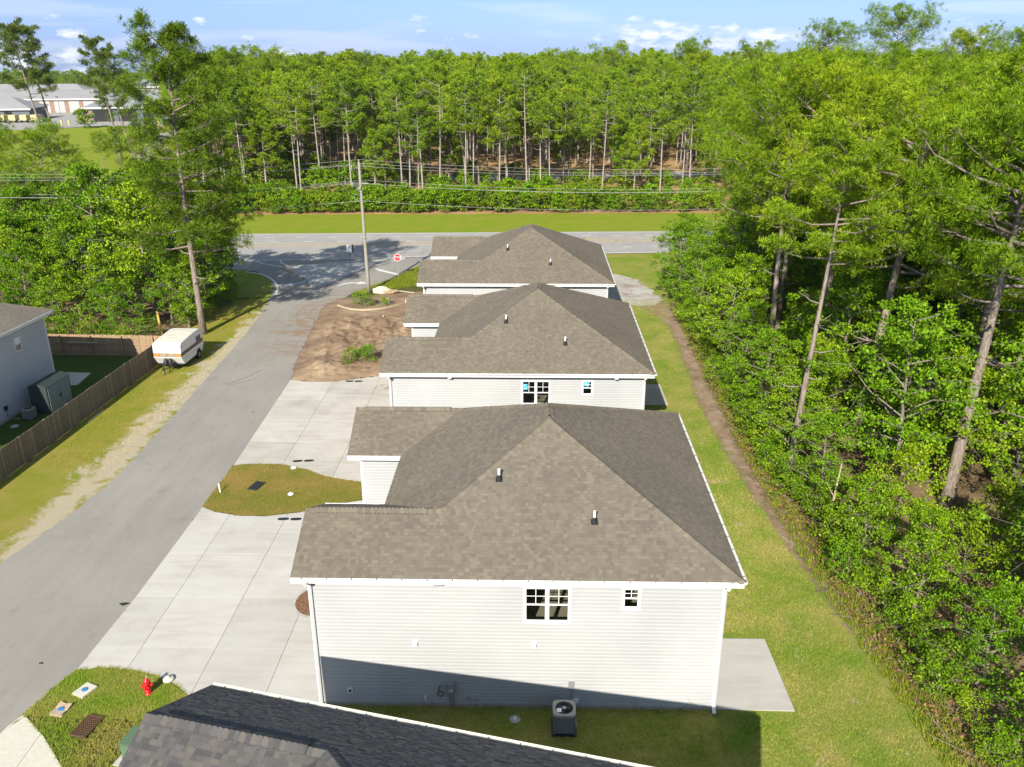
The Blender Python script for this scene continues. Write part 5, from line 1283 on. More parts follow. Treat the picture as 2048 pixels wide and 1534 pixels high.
# ================================================================== SIGNS, POLE, WIRES
def text_mesh(txt, size, mat, extrude=0.003):
    cu = bpy.data.curves.new('lettering', 'FONT'); cu.body = txt; cu.size = size; cu.align_x = 'CENTER'; cu.align_y = 'CENTER'; cu.extrude = extrude
    to = bpy.data.objects.new('lettering_tmp', cu); COL.objects.link(to)
    dg = bpy.context.evaluated_depsgraph_get(); me = bpy.data.meshes.new_from_object(to.evaluated_get(dg))
    bpy.data.objects.remove(to); me.materials.clear(); me.materials.append(M[mat]); me.name = 'lettering'; return me
def oct_(r, y0, y1, mat, name, parent, z):
    mb = MB(); P = [(r*math.cos(rad(22.5+45*k)), z+r*math.sin(rad(22.5+45*k))) for k in range(8)]
    mb.v = [(x, y0, zz) for x, zz in P]+[(x, y1, zz) for x, zz in P]
    mb.f = [tuple(range(8)), tuple(range(15, 7, -1))]+[(k+8, (k+1) % 8+8, (k+1) % 8, k) for k in range(8)]
    return mb.build(name, mat, parent)
e = empty('stop_sign', (-13.21, 81.6, 0), rad(3), 'red octagonal STOP sign at the street corner', 'stop sign')
MB().box(-0.025, 0, 0, 0.025, 0.03, 2.2).build('post', 'grey_metal', e)
f_ = oct_(0.37, -0.022, -0.002, 'sign_white', 'sign_face', e, 2.05); oct_(0.335, -0.027, -0.0225, 'sign_red', 'red_field', f_, 2.05)
link('lettering', text_mesh('STOP', 0.30, 'sign_white'), f_, matrix=Matrix.Translation((0, -0.031, 2.05)) @ Matrix.Rotation(rad(90), 4, 'X'))
e = empty('turn_sign', (-18.83, 85.98, 0.14), rad(-6), 'white traffic sign with a black curved arrow on the concrete island', 'traffic sign')
MB().box(-0.02, 0.03, 0, 0.02, 0.06, 1.5).build('post', 'dark_metal', e)
f_ = MB().box(-0.26, 0, 1.45, 0.26, 0.02, 2.22).build('sign_face', 'sign_white', e)
MB().box(0.30, -0.02, 1.42, 0.34, 0.42, 2.2).build('side_sign', 'dark_metal', e)
mb = MB(); A = smooth_line([(-0.11, 1.68), (-0.10, 1.86), (-0.02, 1.99), (0.08, 2.04)], 5)
for i in range(len(A)-1):
    a, b = Vector(A[i]), Vector(A[i+1]); d = (b-a).normalized(); n = Vector((-d.y, d.x))*0.035
    mb.poly([(*(a-n),)[0:1]+(-0.004,)+(*(a-n),)[1:2], (*(b-n),)[0:1]+(-0.004,)+(*(b-n),)[1:2], (*(b+n),)[0:1]+(-0.004,)+(*(b+n),)[1:2], (*(a+n),)[0:1]+(-0.004,)+(*(a+n),)[1:2]])
mb.poly([(0.06, -0.004, 1.95), (0.19, -0.004, 2.08), (0.03, -0.004, 2.14)])
mb.build('arrow', 'black', f_)
MB().box(-0.16, -0.005, 1.56, 0.16, -0.002, 1.60).build('text_bar', 'dark_metal', f_)
e = empty('sign_post', (-28.6, 78.6, 0), rad(170), 'thin dark post with a small sign facing away at the left street corner', 'sign post')
MB().box(-0.03, 0, 0, 0.03, 0.03, 2.3).build('post', 'dark_metal', e); MB().box(-0.3, -0.02, 1.75, 0.3, -0.002, 2.3).build('sign_face', 'grey_metal', e)

def utility_pole(loc, label, lean=-0.15):
    e = empty('utility_pole', loc, 0, label, 'utility pole', 'utility poles along the highway')
    H = 11.75
    MB().tube([(lean*t, 0, H*t) for t in np.linspace(0, 1, 8)], [0.175-0.07*t for t in np.linspace(0, 1, 8)], 14).build('pole', 'wood_pole', e, smooth=True)
    ends = []
    for z, hw, name in ((11.25, 0.95, 'a'), (9.80, 1.0, 'b')):
        d = Vector((0.42, 0.90, 0)); cx = lean*z/H
        a = MB(); rot = Matrix.Translation((cx-0.12, -0.04, z)) @ Matrix.Rotation(math.atan2(d.y, d.x), 4, 'Z')
        a.box(-hw, -0.05, -0.06, hw, 0.05, 0.06, rot); arm = a.build('crossarm', 'wood_pole', e)
        for s_ in (-0.92, 0.92):
            p = rot @ Vector((s_*hw, 0, 0.06))
            MB().lathe([(0.03, 0), (0.07, 0.04), (0.05, 0.08), (0.08, 0.13), (0.05, 0.18), (0.06, 0.24), (0.02, 0.27)], 10, tuple(p)).build('insulator', 'grey_metal', arm, smooth=True)
            ends.append(Vector(p)+Vector((0, 0, 0.26)))
        MB().tube([rot @ Vector((-hw*0.6, 0.06, -0.03)), (cx, -0.12, z-0.7), rot @ Vector((hw*0.6, 0.06, -0.03))], 0.02, 5).build('brace', 'grey_metal', arm)
    MB().lathe([(0.05, 0), (0.09, 0.05), (0.06, 0.10), (0.09, 0.15), (0.03, 0.22)], 10, (lean, 0, H)).build('insulator', 'grey_metal', e, smooth=True)
    MB().box(lean*0.83-0.2, -0.26, 9.45, lean*0.83+0.05, -0.11, 9.65).box(lean*0.83+0.12, -0.2, 9.9, lean*0.83+0.75, -0.1, 10.0).build('bracket', 'grey_metal', e)
    MB().tube([(lean*0.7-0.1, -0.17, 8.9), (-0.75, -0.2, 9.05), (-0.65, -0.2, 8.6), (lean*0.7-0.1, -0.17, 8.4)], 0.02, 5).build('standoff', 'grey_metal', e)
    ends.append(Vector((lean, 0, H+0.22))); ends.append(Vector((lean*9.95/H+0.05, -0.18, 9.98))); ends.append(Vector((lean*8.45/H, -0.17, 8.45)))
    return [Vector(loc)+p for p in ends]
E0 = utility_pole((-15.05, 75.74, 0), 'tall weathered wooden utility pole beside the street corner')
EL = utility_pole((-64.0, 72.6, 0), 'wooden utility pole beyond the left edge of the photo')
ER = utility_pole((36.0, 78.9, 0), 'wooden utility pole hidden among the trees on the right')
names = ['lower wire of the top pair on the near arm end', 'lower wire of the top pair on the far arm end', 'middle wire on the near end of the second arm', 'middle wire on the far end of the second arm', 'topmost wire strung over the pole tip', 'middle wire strung on the pole bracket', 'single low wire strung beneath all the others']
for k in range(7):
    pts = []
    for A, B, sag in ((EL[k], E0[k], 1.05), (E0[k], ER[k], 1.05)):
        for t in np.linspace(0, 1, 14)[(1 if pts else 0):]: pts.append(tuple(A.lerp(B, t)-Vector((0, 0, sag*4*t*(1-t)))))
    MB().tube(pts, 0.010 if k < 6 else 0.012, 5).build('power_line', 'wire', label=names[k], cat='power line', group='power lines along the highway')

# ================================================================== SCHOOL BUILDINGS FAR LEFT
def low_building(x, y, rz, w, d, h, roof_h, wall, roof, label, bays=(), hip=True):
    e = empty('school_building', (x, y, 0), rz, label, 'building', 'low buildings beyond the lawn')
    MB().box(-w/2, -d/2, 0, w/2, d/2, h).build('wall', wall, e)
    o = 0.8
    mb = MB(); A = [(-w/2-o, -d/2-o, h), (w/2+o, -d/2-o, h), (w/2+o, d/2+o, h), (-w/2-o, d/2+o, h)]
    k = min(w, d)/2 if hip else 0
    mb.v = A+[(-w/2-o+k, 0, h+roof_h), (w/2+o-k, 0, h+roof_h)]
    mb.f = [(0, 1, 5, 4), (2, 3, 4, 5), (1, 2, 5), (3, 0, 4), (3, 2, 1, 0)]
    mb.build('roof', roof, e)
    MB().box(-w/2-o, -d/2-o-0.02, h-0.45, w/2+o, -d/2-o+0.05, h-0.01).build('fascia', 'trim', e)
    for (x0, x1, z0, z1, mt) in bays:
        MB().box(x0, -d/2-0.06, z0, x1, -d/2-0.01, z1).build('window' if z0 > 0.3 else 'door', mt, e)
    return e
low_building(-136, 306, rad(8), 30, 20, 4.6, 4.5, 'slate_wall', 'metal_roof_dark', 'low grey-roofed building with dark open bays, nearest across the lawn', [(-12.5, -6, 0.1, 3.6, 'window_dark'), (-4.5, 1.5, 0.1, 3.7, 'window_dark'), (3.5, 7.5, 0.1, 3.6, 'window_dark'), (8.5, 13.5, 0.6, 3.4, 'slate_wall'), (-14.9, -13, 0.1, 4.2, 'brick')])
low_building(-196, 305, rad(10), 46, 18, 4.0, 3.6, 'slate_wall', 'metal_roof', 'pale-roofed building left of the grey one, behind tan vehicles', [(-20+5*k, -17.5+5*k, 1.0, 3.2, 'window_dark') for k in range(8)])
low_building(-172, 352, rad(6), 90, 14, 5.2, 2.5, 'brick', 'metal_roof', 'long brownish building with grey roof in the middle row', [(-42.4+5.5*k, -38.6+5.5*k, 0.1, 4.3, 'concrete_grey') for k in range(15)], False)
low_building(-190, 392, rad(5), 120, 16, 5.0, 2.0, 'concrete_grey', 'metal_roof', 'long pale building in the third row', [(-55+7*k, -51+7*k, 1.5, 3.6, 'window_dark') for k in range(15)], False)
low_building(-186, 450, rad(4), 34, 14, 6.5, 3.2, 'brick', 'metal_roof_dark', 'brick building with hipped blue-grey roof behind the rows', [(-14+4*k, -12+4*k, 2, 4.5, 'trim') for k in range(7)])
low_building(-240, 420, rad(4), 60, 14, 5.5, 3.0, 'trim', 'metal_roof', 'white building with pale roof at the far left', [(-26+5*k, -23+5*k, 1.4, 3.6, 'window_dark') for k in range(11)])
sheet('school_yard', [(-260, 262), (-150, 262), (-138, 276), (-104, 275), (-100, 300), (-110, 420), (-280, 420)], 0.03, 'highway')
sheet('school_lawn', [(-130, 160), (-62, 152), (-80, 200), (-108, 262), (-136, 274), (-150, 262), (-190, 262), (-190, 200)], 0.02, 'roadside')
sheet('footpath', smooth_line([(-78, 170), (-85, 186), (-98, 222), (-110, 262)], 4)+smooth_line([(-105.5, 262), (-94, 222), (-82, 186), (-75, 170)], 4), 0.035, 'track')
for x, y, l in ((-150, 279, 'yellow bollard by the brick corner of the grey-roofed building'), (-147.6, 279, 'yellow bollard next to the dark garage bays'), (-154.5, 279.5, 'yellow bollard on the school yard edge farthest left'), (-121, 284, 'yellow bollard at the right corner of the grey-roofed building')):
    MB().tube([(x, y, 0), (x, y, 1.6)], 0.28, 10).build('yellow_bollard', 'yellow', label=l, cat='bollard', group='yellow bollards in the school yard')
for x, y, h_, l in ((-146, 272, 9, 'light pole standing at the near edge of the school yard'), (-118, 280, 9, 'light pole in front of the grey-roofed building bays'), (-172, 270, 8, 'light pole left of the lawn by the parked vehicles')):
    e = empty('light_pole', (x, y, 0), 0, l, 'light pole', 'light poles in the school yard')
    MB().tube([(0, 0, 0), (0, 0, h_)], [0.14, 0.09], 8).build('pole', 'grey_metal', e); MB().box(-0.1, -1.1, h_-0.1, 0.1, 0.05, h_+0.06).build('lamp_head', 'dark_metal', e)
for k in range(7):
    e = empty('parked_vehicle', (-186+3.4*k, 290+0.6*k, 0), rad(95), 'tan military-looking truck parked in the row before the pale-roofed building', 'truck', 'tan trucks in the school yard')
    MB().box(-2.6, -1.1, 0.8, 1.0, 1.1, 2.5).build('cargo_body', 'tan_paint', e); MB().box(1.1, -1.05, 0.8, 2.9, 1.05, 1.7).box(1.1, -1.0, 1.7, 2.0, 1.0, 2.4).build('cab', 'tan_paint', e)
    for x in (-1.8, 2.0):
        for y in (-1.0, 1.0): MB().tube([(x, y-0.15, 0.5), (x, y+0.15, 0.5)], 0.5, 12).build('wheel', 'tire', e)

# ================================================================== VEGETATION
def unit(v): return v/np.maximum(np.linalg.norm(v, axis=-1, keepdims=True), 1e-9)
def pine_meshes(seed, H, base, spread, limbs, per_limb, blades, bl, bw, mats, lean=0.0, r0=0.19, dead=5, side=8):
    rng = np.random.default_rng(seed); rnd = random.Random(seed)
    tr = MB(); n = 11
    ph = rnd.uniform(0, 6.28); wob = 0.012*H
    def axis(z):
        t = z/H; return Vector((lean*H*t+wob*math.sin(2.4*t+ph)-wob*math.sin(ph), wob*math.cos(1.9*t+ph)-wob*math.cos(ph), z))
    tr.tube([axis(H*0.97*k/(n-1)) for k in range(n)], [r0*(1.35 if k == 0 else 1)*(1-0.85*(k/(n-1))**1.25) for k in range(n)], side)
    C, D = [], []
    for i in range(limbs+dead):
        isdead = i >= limbs
        if isdead: z = rnd.uniform(base*0.45, base*1.02)
        else: z = base+(H*0.97-base)*((i+rnd.random())/limbs)**0.92
        t = (z-base)/(H-base)
        prof = (0.62+0.95*t)*(1-t)**0.62*1.15+0.12 if not isdead else 0.35
        L = max(0.35, spread*prof*rnd.uniform(0.72, 1.22))
        az_ = i*2.39996+rnd.uniform(-0.6, 0.6); up = rnd.uniform(-0.12, 0.25)+0.75*max(0, t)**1.5
        o = axis(z); d = Vector((math.cos(az_), math.sin(az_), up)).normalized()
        p1 = o+d*L*0.45+Vector((0, 0, -0.04*L)); p2 = o+d*L*0.8+Vector((rnd.uniform(-.1, .1)*L, rnd.uniform(-.1, .1)*L, 0.02*L)); p3 = o+d*L+Vector((0, 0, 0.12*L))
        tr.tube([o, p1, p2, p3], [0.055*r0/0.19*(0.6+L/spread*0.6), 0.04*r0/0.19, 0.024, 0.008], 4, False)
        if isdead: continue
        nodes = 3 if L < 1.4 else (5 if L < 2.6 else 8)
        for nd in range(nodes):
            u = 1.0 if nd == 0 else rnd.uniform(0.38, 0.98)
            b = o.lerp(p1, u/0.45) if u < 0.45 else p1.lerp(p3, (u-0.45)/0.55)
            sd = Vector((rnd.gauss(0, 1), rnd.gauss(0, 1), rnd.gauss(0.2, 0.35))); sd.normalize()
            q = b if nd == 0 else b+(sd+d*0.4)*rnd.uniform(0.15, 0.36)*L*0.75
            if nd: tr.tube([b, b.lerp(q, 0.5)+Vector((0, 0, -0.03)), q], [0.022, 0.015, 0.006], 3, False)
            rc = (0.17+0.055*L)*rnd.uniform(0.7, 1.3)*spread/4.2
            for k in range(per_limb//nodes):
                C.append(q+Vector((rnd.gauss(0, rc), rnd.gauss(0, rc), rnd.gauss(0.05, rc*0.55)))); D.append((sd*0.35+d*0.45+Vector((0, 0, 0.6))).normalized())
    top = axis(H*0.97)
    for k in range(per_limb): C.append(top+Vector((rnd.gauss(0, .25), rnd.gauss(0, .25), rnd.uniform(-.3, .45)))); D.append(Vector((0, 0, 1)))
    C = np.array([tuple(c) for c in C]); D = np.array([tuple(c) for c in D]); m_ = len(C)
    dirs = unit(rng.normal(size=(m_, blades, 3))*0.85+D[:, None, :]*0.75)
    ln = bl*rng.uniform(0.65, 1.15, (m_, blades, 1))
    perp = unit(np.cross(dirs, rng.normal(size=(m_, blades, 3))))
    tip = C[:, None, :]+dirs*ln
    V = np.empty((m_, 1+2*blades, 3)); V[:, 0] = C; V[:, 1::2] = tip+perp*bw/2; V[:, 2::2] = tip-perp*bw/2
    idx = np.arange(m_)[:, None]*(1+2*blades)
    k = np.arange(blades)[None, :]
    F = np.stack([np.broadcast_to(idx, (m_, blades)), idx+1+2*k, idx+2+2*k], -1).reshape(-1, 3)
    crown = mesh_np('crown', V.reshape(-1, 3), [F], [M[mats[1]]])
    trunk = tr.mesh('trunk', mats[0]); trunk.polygons.foreach_set('use_smooth', [True]*len(trunk.polygons))
    return trunk, crown
def leaf_cloud(rng, C, R, per, size, flat=0.6, droop=0.3):
    """per leaves round each cluster centre C with radius R; diamond-shaped folded leaves"""
    m_ = len(C)
    off = rng.normal(size=(m_, per, 3)); off = off/np.maximum(np.linalg.norm(off, axis=-1, keepdims=True), 1e-6)*(rng.uniform(0.05, 1, (m_, per, 1))**0.5)
    off = off*R[:, None, None]*np.array([1, 1, flat])
    P = (C[:, None, :]+off).reshape(-1, 3); n = len(P)
    nrm = unit(rng.normal(size=(n, 3))*0.9+np.array([0, -0.12, 0.62])); ax = unit(np.cross(nrm, rng.normal(size=(n, 3))))
    ax = unit(ax+np.array([0, 0, -droop])); sd = np.cross(nrm, ax)
    s = size*rng.uniform(0.6, 1.25, (n, 1))
    V = np.stack([P-ax*s*0.5, P+sd*s*0.34+nrm*s*0.06, P+ax*s*0.55-nrm*s*0.08, P-sd*s*0.34+nrm*s*0.06], 1).reshape(-1, 3)
    F = np.arange(n*4).reshape(n, 4)
    return V, F
def hardwood_meshes(seed, H, spread, base, limbs, per, size, mats, r0=0.10, twigs=5, crad=0.5):
    rng = np.random.default_rng(seed); rnd = random.Random(seed)
    tr = MB(); n = 8; ph = rnd.uniform(0, 6)
    def axis(z): t = z/H; return Vector((0.05*H*math.sin(3*t+ph)*t, 0.05*H*math.cos(2.2*t+ph)*t, z))
    tr.tube([axis(H*0.93*k/(n-1)) for k in range(n)], [r0*(1-0.88*k/(n-1)) for k in range(n)], 7)
    C, R = [], []
    for i in range(limbs):
        t = (i+rnd.random())/limbs; z = base+(H*0.92-base)*t
        prof = math.sin(math.pi*min(1, 0.22+0.78*t))**0.7*0.95+0.12
        L = spread*prof*rnd.uniform(0.6, 1.2); a = i*2.39996+rnd.uniform(-.7, .7); up = rnd.uniform(0.15, 0.75)
        o = axis(z); d = Vector((math.cos(a), math.sin(a), up)).normalized()
        p1 = o+d*L*0.5+Vector((rnd.uniform(-.1, .1), rnd.uniform(-.1, .1), 0.03))*L; p2 = o+d*L+Vector((0, 0, rnd.uniform(-0.15, 0.1)))*L
        tr.tube([o, p1, p2], [r0*0.42*(1-0.5*t), r0*0.26*(1-0.4*t), 0.006], 4, False)
        for k in range(twigs):
            u = rnd.uniform(0.3, 1.0); b = o.lerp(p1, u*2) if u < 0.5 else p1.lerp(p2, u*2-1)
            q = b+Vector((rnd.gauss(0, 1), rnd.gauss(0, 1), rnd.gauss(0.15, 0.6)))*0.24*L
            tr.tube([b, q], [0.013, 0.004], 3, False)
            C.append(tuple(q)); R.append(crad*rnd.uniform(0.6, 1.3))
        C.append(tuple(p2)); R.append(crad*rnd.uniform(0.6, 1.2))
    for k in range(3): C.append(tuple(axis(H*0.95)+Vector((rnd.gauss(0, .3), rnd.gauss(0, .3), rnd.uniform(-.3, .3))))); R.append(crad*0.9)
    V, F = leaf_cloud(rng, np.array(C), np.array(R), per, size)
    crown = mesh_np('crown', V, [F], [M[mats[1]]])
    return tr.mesh('trunk', mats[0]), crown
def plant(proto, name, x, y, rz, s, label, cat, group, z=0.0, sz=None, tilt=(0, 0)):
    e = bpy.data.objects.new(name, None); COL.objects.link(e); e.location = (x, y, z); e.rotation_euler = (tilt[0], tilt[1], rz); e.scale = (s, s, sz or s)
    tag(e, label, cat, group)
    for nm, me in (('trunk', proto[0]), ('crown', proto[1])):
        o = bpy.data.objects.new(nm, me); COL.objects.link(o); o.parent = e
    return e
rnd = random.Random(77)
# prototypes
PINE_NEAR = [pine_meshes(100+k, 17.3, (9.6, 8.8, 8.0, 9.4)[k], (4.3, 4.6, 4.4, 4.1)[k], 34, 56, 26, 0.30, 0.026, ('bark', ('needle', 'needle', 'needle_mid', 'needle')[k]), (0.02, -0.015, 0.01, -0.02)[k], 0.20) for k in range(4)]
PINE_SLIM = pine_meshes(115, 16.8, 11.2, 2.9, 26, 50, 24, 0.30, 0.028, ('bark', 'needle'), 0.05, 0.17, 8)
PINE_BARE = [pine_meshes(110+k, 17.6, (9.4, 10.8)[k], (4.4, 4.8)[k], 36, 60, 26, 0.34, 0.030, ('bark', 'needle'), (0.06, 0.03)[k], 0.30, 6) for k in range(2)]
PINE_TALL = [pine_meshes(120+k, 22, (6.4, 5.5)[k], (4.0, 4.6)[k], (48, 36)[k], 52, 24, 0.40, 0.040, ('bark', 'needle_mid'), (0.012, 0.0)[k], 0.25) for k in range(2)]
PINE_LONE = [pine_meshes(130+k, 25, (12, 13.5, 12.5)[k], (4.4, 4.1, 3.9)[k], (22, 20, 18)[k], 40, 15, 0.55, 0.10, ('bark', 'needle_dark'), (-0.13, -0.10, -0.05)[k], 0.27) for k in range(3)]
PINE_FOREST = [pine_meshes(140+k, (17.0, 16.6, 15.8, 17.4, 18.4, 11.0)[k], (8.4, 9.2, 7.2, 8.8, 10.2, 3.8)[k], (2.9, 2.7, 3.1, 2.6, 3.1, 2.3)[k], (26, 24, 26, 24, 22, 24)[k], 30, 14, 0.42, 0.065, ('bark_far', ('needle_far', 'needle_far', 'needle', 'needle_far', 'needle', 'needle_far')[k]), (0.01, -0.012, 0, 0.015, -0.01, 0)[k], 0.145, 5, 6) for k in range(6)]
HW_BIG = [hardwood_meshes(200+k, (8.5, 9.5, 7.8)[k], (2.7, 2.5, 2.6)[k], (1.6, 2.0, 1.2)[k], 30, 46, 0.15, ('bark_grey', ('leaf', 'leaf', 'leaf_y')[k]), 0.12, 5, 0.44) for k in range(3)]
HW_MID = [hardwood_meshes(220+k, (5.2, 5.8, 4.6, 5.5)[k], (1.9, 1.8, 2.0, 2.1)[k], (0.6, 0.9, 0.5, 0.7)[k], 22, 38, 0.135, ('bark_grey', ('leaf', 'leaf_y', 'leaf', 'leaf_d')[k]), 0.065, 4, 0.38) for k in range(4)]
SHRUB = [hardwood_meshes(240+k, (2.2, 2.6, 1.8)[k], (1.15, 1.2, 1.3)[k], 0.15, 16, 18, 0.13, ('bark_grey', ('leaf', 'leaf_d', 'leaf_y')[k]), 0.03, 4, 0.34) for k in range(3)]
HEDGE = [hardwood_meshes(250+k, (3.6, 4.2, 3.2)[k], (1.9, 2.0, 2.1)[k], 0.3, 22, 16, 0.30, ('bark_grey', ('leaf_d', 'leaf', 'leaf_d')[k]), 0.05, 4, 0.55) for k in range(3)]

# ---- right woodland: pines one can point to
gp = 'pines of the woodland on the right'
plant(PINE_BARE[0], 'pine_tree', 18.5, 45.0, 0.1, 1.0, 'tall pine with thick bare trunk, left of the two big trunks on the right', 'pine tree', gp)
plant(PINE_BARE[1], 'pine_tree', 19.9, 36.7, 0.2, 1.0, 'tall pine with the thickest grey trunk near the right edge', 'pine tree', gp)
plant(PINE_SLIM, 'pine_tree', 12.9, 38.9, 0.4, 1.0, 'pine with its trunk foot at the ditch beside the nearest house', 'pine tree', gp)
plant(PINE_NEAR[3], 'pine_tree', 17.3, 58.2, 1.1, 1.0, 'dark-trunked pine with broken side limbs behind the bright young tree', 'pine tree', gp)
plant(PINE_NEAR[1], 'pine_tree', 23.6, 39.5, 5.0, 0.93, 'pine close to the right edge with the slimmer trunk', 'pine tree', gp)
placed = [(18.5, 45), (19.9, 36.7), (12.6, 38.9), (17.3, 58.2), (23.6, 39.5)]
def ok(x, y, d, lst): return all((x-a)**2+(y-b)**2 > d*d for a, b in lst)
def in_view(x, y, z=8, mx=60):
    p = project((x, y, z)); return p is not None and -mx-900/p[2]*8 < p[0] < 2048+mx+900/p[2]*8 and p[1] < 1534+900
cnt = 0; tries = 0
while cnt < 104 and tries < 6000:
    tries += 1
    y = rnd.uniform(44, 89); x = rnd.uniform(15.5, 62)
    if y > 84+0.1*x-2: continue
    if not ok(x, y, 3.9, placed) or not in_view(x, y, 12): continue
    if x < 18 and y > 60: continue
    placed.append((x, y)); cnt += 1
    s = rnd.uniform(0.90, 1.10)*(1.0+0.003*(x-15))
    zone = 'close behind the bright hardwoods' if x < 24 else ('deep in the woodland short of the highway' if y > 66 else 'in the dense canopy towards the right edge')
    plant(rnd.choice(PINE_NEAR), 'pine_tree', x, y, rnd.uniform(0, 6.28), s, '%s pine crown %s %s' % (('wide' if s > 1.08 else ('narrow' if s < 0.98 else 'bushy')), zone, 'near the highway' if y > 74 else ('midway along the woods' if y > 58 else 'towards the viewer')), 'pine tree', gp)
# ---- right woodland: hardwoods
gh = 'hardwoods of the woodland on the right'
edge = [(12.6, 71.5, 0, 0.9, 'thin-leaved tree with white bare branches where the woodland meets the highway'), (13.4, 66.5, 1, 0.8, 'dark green hardwood at the ditch beside the pale dirt patch'), (13.3, 61.0, 0, 0.82, 'green hardwood at the ditch level with the farthest house'),
        (13.3, 55.0, 2, 0.95, 'bright yellow-green young tree standing out before the dark-trunked pine'), (13.1, 50.0, 1, 0.72, 'leafy hardwood at the ditch level with the middle house patio'), (13.4, 45.5, 0, 0.74, 'leafy green hardwood between the middle house and the pine trunk'),
        (13.4, 40.6, 2, 0.72, 'pale-trunked tree with spreading bare twigs beside the nearest house roof'), (13.4, 35.4, 0, 0.66, 'broad green hardwood in front of the thickest pine trunk'), (13.7, 31.0, 2, 0.62, 'yellow-green tree level with the nearest house eave'),
        (14.2, 27.0, 1, 0.60, 'slender green tree level with the nearest patio'), (15.0, 23.6, 0, 0.55, 'green tree at the lower right corner of the photo')]
hp = []
for x, y, k, s, lab in edge:
    plant(HW_BIG[k], 'hardwood_tree', x, y, rnd.uniform(0, 6.28), s, lab, 'tree', gh); hp.append((x, y))
cnt = 0; tries = 0
while cnt < 158 and tries < 12000:
    tries += 1
    y = rnd.uniform(19, 88); x = rnd.uniform(14.4 if y > 30 else 15.2, 40)
    if y > 84: continue
    if not ok(x, y, 2.4 if y < 60 else 2.7, hp) or not in_view(x, y, 4): continue
    big = rnd.random() < 0.45
    if any(y < b and abs(x-a*y/b) < 1.9 and (8.0 if big else 5.0) > CAM_H*(1-y/b)+0.6 for a, b in ((18.5, 45.0), (19.9, 36.7), (17.3, 58.2))): continue
    hp.append((x, y)); cnt += 1
    zone = 'opposite the nearest house' if y < 38 else ('opposite the middle house' if y < 56 else 'opposite the farthest house')
    sc_w = (rnd.uniform(0.62, 0.95) if big else rnd.uniform(0.7, 1.05))*(1.0 if x < 16.5 or y < 36 else 1.3)
    if big: plant(rnd.choice(HW_BIG), 'hardwood_tree', x, y, rnd.uniform(0, 6.28), sc_w, '%s broadleaf tree %s %s' % (('tall' if sc_w > 0.95 else 'mid-height'), ('just behind the woodland edge' if x < 18 else ('further inside the woodland' if x < 25 else 'deep in the woodland')), zone), 'tree', gh)
    else: plant(rnd.choice(HW_MID), 'hardwood_tree', x, y, rnd.uniform(0, 6.28), sc_w, '%s understorey tree %s %s' % (('small' if sc_w > 1.0 else 'very small'), ('just behind the woodland edge' if x < 18 else ('further inside the woodland' if x < 25 else 'deep in the woodland')), zone), 'tree', gh)
gs = 'shrubs along the ditch on the right'
def SH_ZONE(y):
    for lim, t in ((21, "the nearest house's shadow"), (24.5, "the nearest patio's front"), (27.5, "the nearest patio's back"), (31, "the nearest roof's front"), (35.5, "the nearest roof's back"), (40.5, 'the gap behind the nearest house'), (47, "the middle roof's front"),
                   (53.5, 'the middle house patio'), (60, 'the gap before the farthest house'), (67, "the farthest house's front"), (99, 'the pale dirt patch')):
        if y < lim: return t
for k in range(78):
    y = 17.5+k*0.82+rnd.uniform(-.4, .4); x = np.interp(y, [14, 24, 33, 45, 57, 66, 74], [14.7, 13.4, 12.5, 12.2, 12.3, 12.6, 12.4])+abs(rnd.gauss(0, 0.7))
    zone = 'nearest house' if y < 37 else ('middle house' if y < 55 else 'farthest house')
    plant(rnd.choice(SHRUB), 'shrub', x, y, rnd.uniform(0, 6.28), rnd.uniform(0.45, 0.95), 'low green shrub at the woodland edge, across from %s' % SH_ZONE(y), 'shrub', gs)

